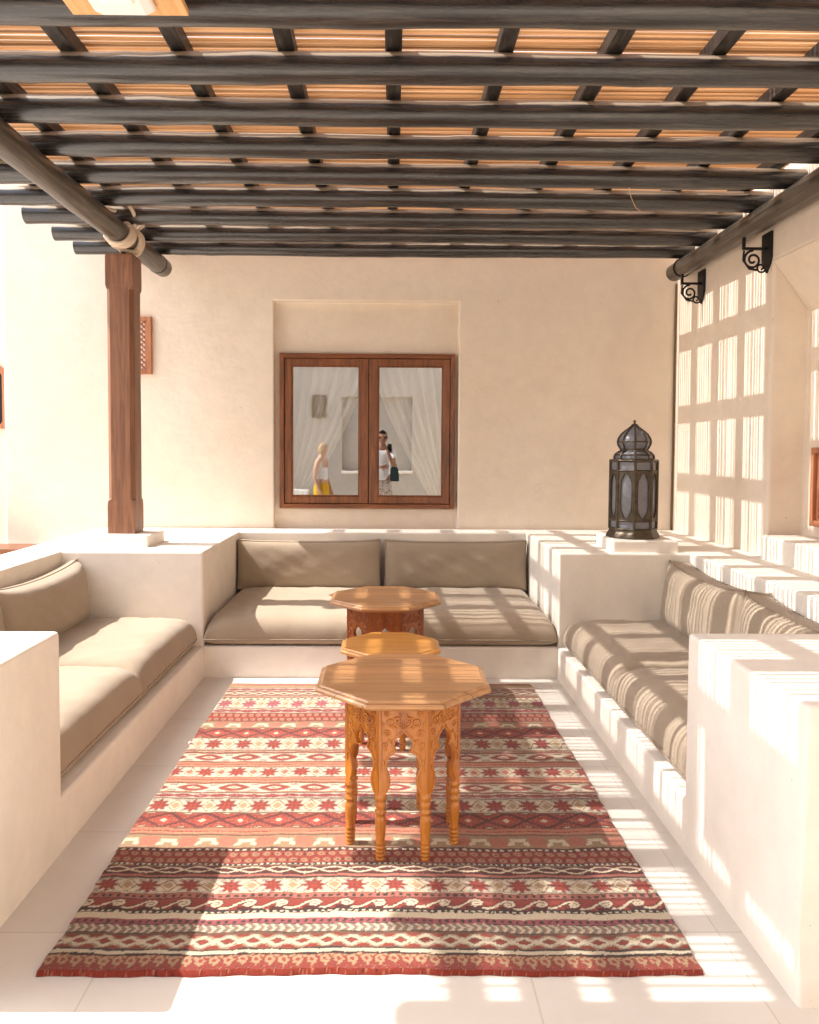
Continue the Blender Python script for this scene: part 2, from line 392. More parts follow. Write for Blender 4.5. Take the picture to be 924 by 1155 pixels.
# window: outer frame, two sashes with panes, hinges
win = MB()
fy0, fy1 = GY-.035, GY+.05
fw = .038
win.box(wx0, wx0+fw, fy0, fy1, wz0, wz1); win.box(wx1-fw, wx1, fy0, fy1, wz0, wz1)
wframe = win.build('window_frame', M['teak'], bw, .004); rel(wframe, C)
win = MB(); win.box(wx0+fw, wx1-fw, fy0, fy1, wz1-fw, wz1); win.box(wx0+fw, wx1-fw, fy0, fy1, wz0, wz0+fw)
win.box(wx0+.012, wx1-.012, fy0-.012, fy0-.001, wz1-.016, wz1-.004)
rl = win.build('rail', M['teak_h'], wframe, .004)
mid = (wx0+wx1)/2+.012
for s, (a, b) in enumerate(((wx0+fw+.004, mid-.003), (mid+.003, wx1-fw-.004))):
    sw = .058; sy0, sy1 = GY-.022, GY+.022
    lw, rw = (sw, sw+.016) if s == 0 else (sw+.016, sw)
    m_ = MB(); m_.box(a, a+lw, sy0, sy1, wz0+fw+.004, wz1-fw-.004); m_.box(b-rw, b, sy0, sy1, wz0+fw+.004, wz1-fw-.004)
    t0, t1 = wz0+fw+.004, wz1-fw-.004
    m_.box(a+lw, b-rw, sy0+.001, sy1-.001, t1-sw, t1); m_.box(a+lw, b-rw, sy0+.001, sy1-.001, t0, t0+sw)
    # stepped glazing bead
    g = .012
    m_.box(a+lw, a+lw+g, GY-.014, GY-.004, t0+sw, t1-sw); m_.box(b-rw-g, b-rw, GY-.014, GY-.004, t0+sw, t1-sw)
    m_.box(a+lw+g, b-rw-g, GY-.0138, GY-.004, t1-sw-g, t1-sw); m_.box(a+lw+g, b-rw-g, GY-.0138, GY-.004, t0+sw, t0+sw+g)
    sash = m_.build('sash', M['teak'], wframe, .003)
    pn = MB().add([(a+lw-.01, GY, t0+sw-.01), (b-rw+.01, GY, t0+sw-.01), (b-rw+.01, GY, t1-sw+.01), (a+lw-.01, GY, t1-sw+.01)], [(0,1,2,3)]).build('pane', M['pane'], wframe)
    hx = a-.006 if s == 0 else b+.006
    for hz in (t0+.12, t1-.12):
        MB().lathe([(.007, hz-.035), (.007, hz+.035)], (hx, sy0-.006), 10).build('hinge', M['bronze'], wframe)

# lattice vents (same on the wall, partly behind the post)
def lattice(x0, x1, z0, z1, y, sgn, name='vent_grille', parent=None, axis='y'):
    """carved wooden lattice; faces -sgn along Y."""
    def P(u, d, z): return (u, y+d*sgn, z) if axis == 'y' else (y+d*sgn, u, z)
    def bx(mb, u0,u1,d0,d1,q0,q1):
        a, b = P(u0,d0,q0), P(u1,d1,q1)
        mb.box(min(a[0],b[0]),max(a[0],b[0]),min(a[1],b[1]),max(a[1],b[1]),q0,q1)
    fr = MB(); t = .035
    bx(fr, x0,x0+t,-.035,.03,z0,z1); bx(fr, x1-t,x1,-.035,.03,z0,z1)
    bx(fr, x0+t,x1-t,-.034,.03,z1-t,z1); bx(fr, x0+t,x1-t,-.034,.03,z0,z0+t)
    bx(fr, x0+t,x0+t+.02,-.015,.02,z0+t,z1-t); bx(fr, x1-t-.02,x1-t,-.015,.02,z0+t,z1-t)
    f = fr.build(name, M['redwood'], parent, .003)
    l = MB(); U0, U1, Z0, Z1 = x0+t+.02, x1-t-.02, z0+t, z1-t
    s = .042; n = int((U1-U0+Z1-Z0)/s)+1
    for dr in (1, -1):
        for k in range(-n, n+1):
            pts = []
            c0 = k*s
            # line  z-Z0 = dr*(u-U0)+c0
            u_a, u_b = U0, U1
            za, zb = Z0+dr*(u_a-U0)+c0, Z0+dr*(u_b-U0)+c0
            def clip(ua, za_, ub, zb_):
                if za_ > zb_: ua, za_, ub, zb_ = ub, zb_, ua, za_
                if zb_ <= Z0 or za_ >= Z1: return None
                if za_ < Z0: r_ = (Z0-za_)/(zb_-za_); ua = ua+(ub-ua)*r_; za_ = Z0
                if zb_ > Z1: r_ = (Z1-za_)/(zb_-za_); ub = ua+(ub-ua)*r_; zb_ = Z1
                return ua, za_, ub, zb_
            c = clip(u_a, za, u_b, zb)
            if c and abs(c[0]-c[2]) > .004:
                l.tube([P(c[0], 0.004*dr, c[1]), P(c[2], 0.004*dr, c[3])], .0065, 6)
    l.build('lattice', M['redwood'], f)
    bk = MB(); a, b = P(U0,.025,Z0), P(U1,.028,Z1)
    bk.box(min(a[0],b[0]),max(a[0],b[0]),min(a[1],b[1]),max(a[1],b[1]),Z0,Z1); bk.build('backing', M['dark'], f)
    return f
M['redwood'] = wood('red_lattice_wood', (.30,.10,.04), (.42,.16,.07), (.50,.22,.11), (14,14,3), .5, .1)
M['dark'] = plain('dark_void', (.02,.018,.015), .9)
f = lattice(-2.29, -1.975, 2.105, 2.578, YW, 1, parent=bw); rel(f, C)

# right wall with splayed window recess
rw_ = empty('house_wall', (XW, 3, 0), 'peach plaster wall on the right striped by reed shadows, with deep sloped window recess', 'wall')
YJ = 4.80; RX = 2.62
def right_solid(x, y, z):
    if 2.2 < y < YJ and .80 < z < 2.37 and x < RX: return False
    if 2.2 < y < YJ and 2.37 < z < 2.68 and x < RX: return False
    return True
wr = hull_wall('wall', [XW,RX,RX+.3], [-3.5,2.2,YJ,YW+.34], [0,.80,2.37,2.68,4.3], right_solid, M['wall'], rw_, .02)
C2 = (XW, 3, 0); rel(wr, C2)
sf = MB().prism([(0,2.68),(.004,2.683),(.228,2.683),(.228,2.37)], (XW,2.203,0), (1,0,0), (0,0,1), (0,1,0), YJ-2.206).build('sloped_soffit', M['wall'], rw_); rel(sf, C2)
sl = MB().box(2.325, RX-.002, 2.21, YJ-.05, ZL-.01, .972).build('window_sill', M['seat'], rw_, .014, 3); rel(sl, C2)
f = lattice(4.30, 4.665, 1.04, 1.52, RX-.002, 1, 'wooden_shutter', rw_, 'x'); rel(f, C2)

# opposite courtyard wall, seen only in the window panes
YO = -3.55
ow = empty('courtyard_wall', (0, YO, 0), 'grey beige courtyard wall mirrored in the window panes, with blind recess and lattice vent', 'wall')
k = 16.42/862.5
def rx(px): return (px-439)*k
def rz(py): return 1.5+(507-py)*k
bx0, bx1, bz0, bz1 = rx(385), rx(465), rz(532.5), rz(449)
def opp_solid(x, y, z):
    return not (bx0 < x < bx1 and bz0 < z < bz1 and y > YO-.14)
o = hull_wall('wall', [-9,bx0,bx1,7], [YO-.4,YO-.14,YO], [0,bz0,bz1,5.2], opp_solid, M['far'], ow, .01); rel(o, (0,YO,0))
o = MB().box(bx0-.01, bx1+.01, YO-.13, YO+.05, bz0-.05, bz0+.004).build('sill', M['seat'], ow, .008); rel(o, (0,YO,0))
M['redwood_'] = M['redwood']; M['redwood'] = plain('weathered_lattice', (.16,.105,.05), .7)
f = lattice(rx(351), rx(367.5), rz(473), rz(447.5), YO, -1, parent=ow); M['redwood'] = M['redwood_']; rel(f, (0,YO,0))
# low white bench by that wall
kb = empty('garden_bench', (rx(338), YO+.5, 0), 'low white slatted bench against the courtyard wall, mirrored in the lower left pane', 'bench')
zt = rz(552.5)
b_ = MB()
for q in range(4): b_.box(-.5, .22, -.2+q*.105, -.115+q*.105, zt-.03, zt)
b_.build('seat', M['white'], kb, .004)
for y in (-.21, .19): MB().box(-.5,.22,y,y+.02,zt-.10,zt-.034).build('apron', M['white'], kb, .003)
for x in (-.47, .19):
    for y in (-.17, .17): MB().box(x-.025,x+.025,y-.019,y+.019,0,zt-.034).build('leg', M['white'], kb, .004)

# ------------------------------------------------------------------ cushions
def nz(x, y, s=0):
    return (math.sin(x*7.1+s)*math.cos(y*5.3+s*1.7)+.5*math.sin(x*15.7+y*11.3+s*2.3)+.3*math.sin(x*29+s-y*23))/1.8
def seat_cushion(L, W, Hh, seed, label, loc, rz, seam=.045, nose=0):
    root = empty('seat_cushion', loc, label, 'cushion', 'taupe seat cushions on the plaster benches', rz)
    n = 44; vs = []; fs = []
    def T(u): return max(0, 1-abs(u)**8)**.38
    us = [math.sin(PI/2*(-1+2*i/n)) for i in range(n+1)]
    def outline(u, v):
        x = L/2*u*(1-.018*(1-v*v))+.0*v; y = W/2*v*(1-.014*(1-u*u)); return x, y
    for side in (1, 0):
        for i, u in enumerate(us):
            for j, v in enumerate(us):
                x, y = outline(u, v); t = max(0, 1-abs(u)**14)**.40*T(v)
                if side: z = seam+(Hh-seam)*t*(1+.05*(1-u*u)*(1-v*v))+.006*nz(u*1.3, v*1.4, seed)*t
                else: z = seam-seam*min(1, t*1.25)
                r_ = .004*nz(u*5, v*5, seed+3)*(1-t)
                vs.append((x, y+r_, z))
    m1 = n+1
    for i in range(n):
        for j in range(n):
            a = i*m1+j; fs.append((a, a+m1, a+m1+1, a+1)); b = a+m1*m1; fs.append((b, b+1, b+m1+1, b+m1))
    mb = MB().add(vs, fs, True)
    bmo = mb.build('cushion_body', M['taupe'], root)
    bm = bmesh.new(); bm.from_mesh(bmo.data); bmesh.ops.remove_doubles(bm, verts=bm.verts, dist=.0006); bmesh.ops.recalc_face_normals(bm, faces=bm.faces); bm.to_mesh(bmo.data); bm.free()
    pts = []
    q = 30
    for a in range(q): pts.append((*outline(-1+2*a/q, -1), seam))
    for a in range(q): pts.append((*outline(1, -1+2*a/q), seam))
    for a in range(q): pts.append((*outline(1-2*a/q, 1), seam))
    for a in range(q): pts.append((*outline(-1, 1-2*a/q), seam))
    MB().tube(pts, .0042, 6, closed=True).build('piping', M['piping'], root)
    return root

def back_cushion(L, Hh, T_, seed, label, loc, rz, tilt, group, sag=.02, BU=.62, ED=.52, XP=.65):
    """box cushion standing on its long edge: local X length, local Y thickness (front is -Y), Z height."""
    root = empty('back_cushion', loc, label, 'cushion', group)
    root.rotation_euler = (tilt, 0, rz)
    nx, ny, nzz = 36, 10, 22
    bm = bmesh.new()
    def mp(u, v, w):
        # u length, v thickness, w height in [-1,1]
        fu, fv, fw_ = max(0, 1-u**4), max(0, 1-v*v), max(0, 1-w**4)
        x = L/2*u*(1-.012*fw_)+.012*u*0
        y = T_/2*v*(ED+BU*(fu**XP)*(fw_**XP))
        z = Hh/2*w*(1+.03*fv*fu)
        if w > 0: z -= sag*(1-u*u)*w
        z += .010*abs(u)**8*(1 if w > 0 else -.3)*abs(w)
        # soft rounded box corners
        k_ = .006*nz(u*1.3, w*1.1, seed); y += k_*(1 if abs(v) > .9 else .3)*fu*fw_
        return (x, y, z+Hh/2)
    def grid(f, a, b):
        V = [[bm.verts.new(mp(*f(-1+2*i/a, -1+2*j/b))) for j in range(b+1)] for i in range(a+1)]
        for i in range(a):
            for j in range(b): bm.faces.new((V[i][j], V[i+1][j], V[i+1][j+1], V[i][j+1])).smooth = True
    for s in (-1, 1):
        grid(lambda p, q: (p, s, q), nx, nzz); grid(lambda p, q: (s, p, q), ny, nzz); grid(lambda p, q: (p, q, s), nx, ny)
    bmesh.ops.remove_doubles(bm, verts=bm.verts, dist=.0005); bmesh.ops.recalc_face_normals(bm, faces=bm.faces)
    es = [e for e in bm.edges if len(e.link_faces) == 2 and e.calc_face_angle(0) > .8]
    bmesh.ops.bevel(bm, geom=es, offset=.009, segments=3, profile=.5, affect='EDGES')
    for f_ in bm.faces: f_.smooth = True
    me = bpy.data.meshes.new('cushion_body'); bm.to_mesh(me); bm.free(); me.materials.append(M['taupe'])
    o = bpy.data.objects.new('cushion_body', me); col.objects.link(o); o.parent = root
    q = 24
    for s in (-1, 1):
        ps = [(-1+2*a/q, s, -1) for a in range(q)]+[(1, s, -1+2*a/q) for a in range(q)]+[(1-2*a/q, s, 1) for a in range(q)]+[(-1, s, 1-2*a/q) for a in range(q)]
        MB().tube([mp(*p) for p in ps], .0048, 6, closed=True).build('piping', M['piping'], root)
    return root

# seats: left (long axis along Y), back, right
def lS(x): return x
SW = .86
seat_cushion(1.12, .885, .208, 1, 'taupe seat cushion of the left bench, next to the near left armrest', (-1.69, 3.305, ZB+.001), PI/2)
seat_cushion(1.13, .885, .208, 2, 'taupe seat cushion of the left bench, next to the corner block with the wooden post', (-1.69, 4.395, ZB+.001), PI/2)
seat_cushion(1.15, 1.19, .207, 3, 'taupe seat cushion under the window, left half of the back bench', (-.628, 5.525, ZB+.001), 0)
seat_cushion(1.15, 1.19, .207, 4, 'taupe seat cushion under the window, right half of the back bench', (.529, 5.525, ZB+.001), 0)
seat_cushion(1.065, .83, .207, 5, 'shadow striped seat cushion of the right bench, next to the near right armrest', (1.553, 3.325, ZB+.001), PI/2)
seat_cushion(1.085, .83, .207, 6, 'shadow striped seat cushion of the right bench, next to the lantern corner block', (1.553, 4.395, ZB+.001), PI/2)
ZS = .405
g = 'taupe back cushions leaning round the seating'
back_cushion(1.08, .385, .27, 11, 'taupe back cushion of the left bench, partly hidden by the near left armrest', (-1.985, 3.33, ZS-.025), PI/2, -.14, g, .02, .80, .16, .42)
back_cushion(1.08, .385, .27, 12, 'taupe back cushion of the left bench, leaning next to the post corner block', (-1.985, 4.395, ZS-.025), PI/2, -.14, g, .03, .80, .16, .42)
back_cushion(1.12, .375, .19, 13, 'taupe back cushion below the window, left one with diagonal sunlight', (-.63, 6.035, ZS-.015), 0, -.06, g, .008, .52)
back_cushion(1.12, .375, .19, 14, 'taupe back cushion below the window, right one fully in shade', (.525, 6.035, ZS-.015), 0, -.06, g, .008, .52)
back_cushion(1.06, .385, .25, 15, 'shadow striped back cushion of the right bench, partly behind the near right armrest', (1.84, 3.33, ZS-.03), -PI/2, -.12, g, .035)
back_cushion(1.06, .395, .25, 16, 'shadow striped back cushion of the right bench, leaning next to the lantern corner block', (1.84, 4.39, ZS-.03), -PI/2, -.12, g, .035)

# ------------------------------------------------------------------ rug
def make_rug():
    x0, x1, y0, y1 = -.996, .9055, 2.112, 4.786
    st = .0038
    nx, ny = int((x1-x0)/st), int((y1-y0)/st)
    xs = np.linspace(x0, x1, nx); ys = np.linspace(y0, y1, ny)
    Xg, Yg = np.meshgrid(xs, ys)
    wob = .0016*np.sin(Yg*37+np.sin(Xg*9)*2)+.0011*np.sin(Xg*21)
    Yw = Yg+wob+.0022*np.sin(Xg*5.3+1)*np.sin(Yg*2.1)
    Xw = Xg+.0014*np.sin(Yg*55)+.001*np.sin(Xg*33)
    c = lambda *a: np.array(a, float)
    RED, MAR, CRM, TAN = c(.20,.030,.018), c(.062,.013,.011), c(.49,.405,.285), c(.31,.20,.11)
    SAL, BLK, MAU, GRY, BRN, PNK = c(.33,.125,.075), c(.03,.02,.018), c(.24,.06,.065), c(.23,.19,.155), c(.13,.06,.035), c(.31,.10,.07)
    out = np.empty(Xg.shape+(3,)); out[:] = RED
    def fr(x, p, o=0): return (x/p+o) % 1.0-.5
    def band(a, b, fn):
        m = (Yw >= a) & (Yw < b)
        if not m.any(): return
        u, v = Xw[m], (Yw[m]-a)/(b-a)
        out[m] = fn(u, v, b-a)
    def flat(cc): return lambda u, v, h: np.tile(cc, (len(u), 1))
    def pick(base, *layers):
        r = base.copy()
        for mk, cc in layers: r[mk] = cc
        return r
    def dots(bg, fg, p, duty=.45, hh=.28):
        def f(u, v, h):
            t = fr(u, p); r = np.tile(bg, (len(u), 1)); return pick(r, ((np.abs(t) < duty/2) & (np.abs(v-.5) < hh), fg))
        return f
    def flowers(u, v, h):
        t = fr(u, .040); r = np.tile(RED, (len(u), 1)); d = np.hypot(t*.040/.0165, (v-.55)*h/.021)
        stem = (np.abs(t) < .08) & (v < .35)
        ang = np.arctan2((v-.55)*h, t*.04)
        pet = d < .92+.10*np.cos(ang*5)
        tri = (v > .72) & (np.abs(np.abs(t)-.5) < (v-.72)*1.1)
        return pick(r, (tri, TAN), (stem, TAN), (pet, TAN), (d < .38, RED*1.1), (v > .93, MAR))
    def solid_speck(u, v, h):
        r = np.tile(RED, (len(u), 1)); s = np.sin(u*720)*np.sin(v*9+u*90)
        return pick(r, (s > .8, SAL), (s < -.85, MAR))
    def zig(u, v, h):
        p = .0745; t = fr(u, p); r = np.tile(CRM, (len(u), 1))
        dia = np.abs(t)/.26+np.abs(v-.5)/.17 < 1
        up = np.abs(v-.5) > .30+.14*np.cos(2*PI*t); up2 = np.abs(v-.5) > .36+.13*np.cos(2*PI*t)
        cr = (np.abs(np.abs(fr(u, p, .5))-.0) < .07) & (np.abs(v-.5) < .2)
        return pick(r, ((np.abs(v-.5) > .24+.14*np.cos(2*PI*t)), GRY), (up, TAN), (up2, RED), (np.abs(t)/.32+np.abs(v-.5)/.23 < 1, BRN), (dia, SAL if h > 1 else RED*1.1), (cr, CRM), (v < .05, BRN), (v > .93, BRN))
    def chev(u, v, h):
        t = (u/.0265+np.abs(v-.5)*1.25) % 1.0; r = np.tile(CRM*.95, (len(u), 1))
        return pick(r, (t < .45, GRY*.75), ((t >= .45) & (t < .58), SAL), (v < .08, BLK), (v > .92, BLK))
    def wave(u, v, h):
        p = .106; t = fr(u, p); r = np.tile(RED, (len(u), 1)); X_ = t*p; Y_ = (v-.5)*h
        P_ = [(-.062,-.021),(-.048,-.023),(-.034,-.019),(-.020,-.008),(-.008,.004),(.004,.013),(.018,.0185),(.031,.016),(.0385,.006),(.036,-.005),(.026,-.0105),(.014,-.009),(.010,-.001),(.017,.005),(.025,.002)]
        dm = np.full(len(u), 9.)
        for i in range(len(P_)-1):
            a_, b_ = P_[i], P_[i+1]; dx, dy = b_[0]-a_[0], b_[1]-a_[1]; L = dx*dx+dy*dy
            for so_ in (0, p):
                q = np.clip(((X_-a_[0]-so_)*dx+(Y_-a_[1])*dy)/L, 0, 1); dm = np.minimum(dm, np.hypot(X_-a_[0]-so_-q*dx, Y_-a_[1]-q*dy))
        mar = (np.abs(X_-.02) < .03) & (Y_ < -.014)
        return pick(r, (mar, MAR), (dm < .0085, MAR*1.3), (dm < .0050, CRM), (v < .06, BLK), (v > .94, BLK))
    def stars(bg=CRM, s1=RED, s2=TAN, p=.140):
        def f(u, v, h):
            t = fr(u, p, .29)*p; y = (v-.5)*h; r = np.tile(bg, (len(u), 1)); sc_ = h/.095
            X_, Y_ = np.abs(t)/(.038*min(sc_, 1.1)), np.abs(y)/(.040*sc_)
            d = np.hypot(X_, Y_); a = np.arctan2(Y_, X_)
            star = d < .56+.42*np.abs(np.cos(4*a))**1.2; halo = d < .70+.46*np.abs(np.cos(4*a))**1.2
            core = (np.abs(X_-Y_) < .16) & (d < .45)
            t2 = np.abs(fr(u, p, .79)*p)
            dia = t2/.020+np.abs(y)/(.022*sc_) < 1; dia2 = t2/.036+np.abs(y)/(.040*sc_) < 1; dia3 = t2/.030+np.abs(y)/(.034*sc_) < 1
            lat2 = (np.abs(v-.5) > .37) & (np.abs(v-.5) < .41)
            ed = np.abs(v-.5) > .455
            lat = (np.abs(np.abs(fr(u, p, .54))-.0) < .035) & (np.abs(v-.5) < .42)
            return pick(r, (lat & (np.abs(v-.5) > .25), GRY), (lat2, GRY), (halo, GRY*1.25), (d > 9, BLK), (dia2, BRN*1.5), (dia3, bg*.95), (dia, s2), (star, s1), (core, s1*1.35), (star & (d < .12), s1*.5), (ed, BRN))
        return f
    def chain(u, v, h):
        p = .095; r = np.tile(MAR*1.3, (len(u), 1)); ph = 2*PI*u/p
        a = .5+.27*np.cos(ph/2*1.0); b = .5-.27*np.cos(ph/2)
        ln = (np.abs(v-a) < .075) | (np.abs(v-b) < .075)
        return pick(r, (np.abs(v-.5) > .42, RED), (ln, CRM), (v < .07, BLK), (v > .95, TAN))
    def rosette(u, v, h):
        p = .040; t = fr(u, p); row = np.floor(v*2); t = fr(u+row*p/2, p); vv = v*2-row-.5
        d = np.hypot(t, vv); r = np.tile(RED*1.1, (len(u), 1))
        return pick(r, (d < .36, SAL), (d < .22, TAN), (d < .1, MAR), ((np.abs(t) > .44) & (np.abs(vv) < .2), MAR))
    def comb(u, v, h):
        p = .147; t = fr(u, p, .1); r = np.tile(TAN*.85, (len(u), 1))
        a = np.abs(t)
        pi_ = ((a < .20) & (v > .46) & (v < .68)) | ((a > .12) & (a < .24) & (v > .25) & (v < .46)) | ((a > .2) & (a < .28) & (v > .2) & (v < .36))
        b = np.abs(fr(u, p, .6)); bush = (b < .24-.1*np.abs(v-.5)) & (v > .15) & (v < .85)
        tex = np.sin(u*520)*np.sin(v*23) > .25
        return pick(r, (tex & (a > .25), TAN*.7), (bush, SAL), (bush & tex, PNK), (pi_, CRM), (v > .93, BRN), (v < .05, BRN))
    def loz(u, v, h):
        p = .152; t = fr(u, p, .32); r = np.tile(RED*1.1, (len(u), 1)); q = np.abs(v-.5)
        lat = np.abs(q-(.5-.95*np.abs(t))*.95) < .075
        tri = (q > .36) & (np.abs(np.abs(t)-.5) < (q-.30)*1.1)
        tri2 = (q > .42) & (np.abs(np.abs(t)-.5) < (q-.38)*1.2)
        c_ = np.abs(t)/.10+q/.13 < 1; c2 = np.abs(t)/.21+q/.26 < 1
        tex = np.sin(u*600)*np.sin(v*26) > .6
        return pick(r, (tex, SAL), (c2, RED*1.5), (lat, MAR*1.5), (tri, BRN), (tri2, CRM), (c_, CRM), (q > .465, BRN))
    def ovals(u, v, h):
        p = .177; t = fr(u, p, .35)*p; y = (v-.5)*h; r = np.tile(CRM, (len(u), 1)); s = h/.1
        e3 = (np.abs(t)/.074)**1.5+(np.abs(y)/(.041*s))**1.3 < 1
        e = (np.abs(t)/.066)**1.5+(np.abs(y)/(.033*s))**1.3
        q = np.abs(np.abs(t)-.0885); cr = (q < .02) & (np.abs(y) > .020*s) & (np.abs(y) < .036*s)
        return pick(r, (np.abs(v-.5) > .40, SAL), (cr, GRY), (e3, GRY), (e < 1, RED*1.15), (e < .40, BRN), (e < .32, CRM), (e < .10, PNK), (np.abs(v-.5) > .45, BRN))
    def wavy(u, v, h):
        r = np.tile(CRM*.85, (len(u), 1)); s = np.sin(2*PI*u/.152)
        return pick(r, (np.abs(v-.5-.16*s) < .14, RED), (np.abs(v-.5+.16*s) < .14, MAU), (np.abs(v-.5) > .36, GRY), (np.abs(v-.5) > .44, BRN))
    def salmon(u, v, h):
        r = np.tile(SAL, (len(u), 1)); r[(np.abs(v-.5) < .06)] = RED; r[(np.abs(v-.30) < .05)] = TAN; tex = np.sin(u*640)*np.sin(v*15+2) > .55
        return pick(r, (tex, SAL*1.25), (v < .08, BRN), (v > .92, BRN))
    def lines(u, v, h):
        r = np.tile(CRM*.8, (len(u), 1)); k_ = np.floor(v*7).astype(int) % 4
        return pick(r, (k_ == 0, RED), (k_ == 1, BRN), (k_ == 3, SAL))
    B = [(2.10,2.133,solid_speck),(2.133,2.185,flowers),(2.185,2.191,flat(BLK)),(2.191,2.205,flat(CRM*.95)),(2.205,2.211,flat(BLK)),
         (2.211,2.283,zig),(2.283,2.289,flat(BRN)),(2.289,2.330,chev),(2.330,2.357,dots(MAU, BLK, .0247)),(2.357,2.389,flat(CRM)),
         (2.389,2.403,dots(BLK, CRM, .022, .5, .3)),(2.403,2.471,wave),(2.471,2.496,dots(PNK*.9, BLK, .026, .5)),(2.496,2.590,stars()),
         (2.590,2.598,flat(BLK)),(2.598,2.612,flat(PNK)),(2.612,2.668,chain),(2.668,2.685,dots(BLK, CRM, .020, .5, .3)),(2.685,2.763,rosette),
         (2.763,2.788,dots(MAR, CRM, .028, .5, .25)),(2.788,2.886,comb),(2.886,2.94,salmon),(2.94,3.061,loz),(3.061,3.189,stars()),
         (3.189,3.245,wavy),(3.245,3.343,ovals),(3.343,3.401,salmon),(3.401,3.511,stars(CRM, RED, PNK, .145)),(3.511,3.566,salmon),(3.566,3.676,ovals),
         (3.676,3.714,lines),(3.714,3.868,stars(CRM, RED, TAN, .15)),(3.868,4.004,loz),(4.004,4.108,comb),(4.108,4.237,rosette),(4.237,4.32,wavy),
         (4.32,4.473,stars(CRM, MAU, TAN, .14)),(4.473,4.50,dots(CRM, BLK, .04)),(4.50,4.554,lines),(4.554,4.62,zig),(4.62,4.69,wavy),(4.69,4.735,flat(TAN)),(4.735,4.80,salmon)]
    for a, b, fn in B: band(a, b, fn)
    # knots that stray into the neighbouring rows, as in hand weaving
    for sh_, ax_, pr_ in ((1,0,.05), (-1,0,.05), (1,1,.06), (-1,1,.06)):
        mk_ = rng.rand(*Xg.shape) < pr_; out[mk_] = np.roll(out, sh_, ax_)[mk_]
    # abrash: slow tone drift of hand dyed wool, in weft bands
    ab = 1+.07*np.sin(Yg*13+1)+.05*np.sin(Yg*41+.5*np.sin(Xg*2))+.22*(rng.rand(*Xg.shape)-.5)
    out = np.clip(out*ab[..., None], .01, .9)
    # geometry with rim
    z = .0135+.0030*(1+np.sin(Xg*3.1+Yg*1.3))*np.clip(1-(Yg-y0)/.5,0,1)*.5+.0007*np.sin(Yg*60)+.0006*rng.rand(*Xg.shape)+.0015*np.sin(Xg*2.3+1)*np.sin(Yg*1.7)
    edge = np.minimum.reduce([Xg-x0, x1-Xg, Yg-y0, y1-Yg]); z = np.where(edge < .002, .0012, z)
    jx = .005*np.sin(Yg*6)+.0025*np.sin(Yg*31)+.0012*np.sin(Yg*83); jy = .005*np.sin(Xg*5+2)+.002*np.sin(Xg*26)+.0012*np.sin(Xg*71)
    V = np.stack([Xg+jx, Yg+jy, z], -1).reshape(-1, 3)
    me = bpy.data.meshes.new('rug'); nv = nx*ny
    me.vertices.add(nv); me.vertices.foreach_set('co', V.astype(np.float32).ravel())
    ii = np.arange((ny-1)*(nx-1)); r_, c_ = ii//(nx-1), ii % (nx-1); a = r_*nx+c_
    F = np.stack([a, a+1, a+nx+1, a+nx], -1).astype(np.int32)
    me.loops.add(F.size); me.loops.foreach_set('vertex_index', F.ravel())
    me.polygons.add(len(F)); me.polygons.foreach_set('loop_start', np.arange(0, F.size, 4, dtype=np.int32))
    me.polygons.foreach_set('use_smooth', np.ones(len(F), bool))
    me.update(calc_edges=True); me.validate()
    at = me.color_attributes.new('weave', 'FLOAT_COLOR', 'POINT')
    rgba = np.ones((nv, 4), np.float32); rgba[:, :3] = out.reshape(-1, 3); at.data.foreach_set('color', rgba.ravel())
    m, nt, bs = newmat('woven_wool')
    atn = nt.nodes.new('ShaderNodeAttribute'); atn.attribute_name = 'weave'
    v = coord(nt, (1, 2.2, 1)); n1 = N(nt, 'ShaderNodeTexNoise', Scale=260., Detail=2.); nt.links.new(v, n1.inputs['Vector'])
    rr = ramp(nt, [(.3, (.72,.72,.72)), (.7, (1.2,1.2,1.2))]); nt.links.new(n1.outputs[0], rr.inputs[0])
    mx = N(nt, 'ShaderNodeMixRGB', blend_type='MULTIPLY'); mx.inputs[0].default_value = .8
    nt.links.new(atn.outputs['Color'], mx.inputs[1]); nt.links.new(rr.outputs[0], mx.inputs[2]); nt.links.new(mx.outputs[0], bs.inputs['Base Color'])
    bs.inputs['Roughness'].default_value = .95; bs.inputs['Specular IOR Level'].default_value = .1; bs.inputs['Sheen Weight'].default_value = .2
    bump(nt, bs, n1.outputs[0], .6, .003)
    me.materials.append(m)
    o = bpy.data.objects.new('rug', me); col.objects.link(o)
    tag(o, 'red and cream kilim rug with patterned stripes lying on the pale floor', 'rug')
make_rug()

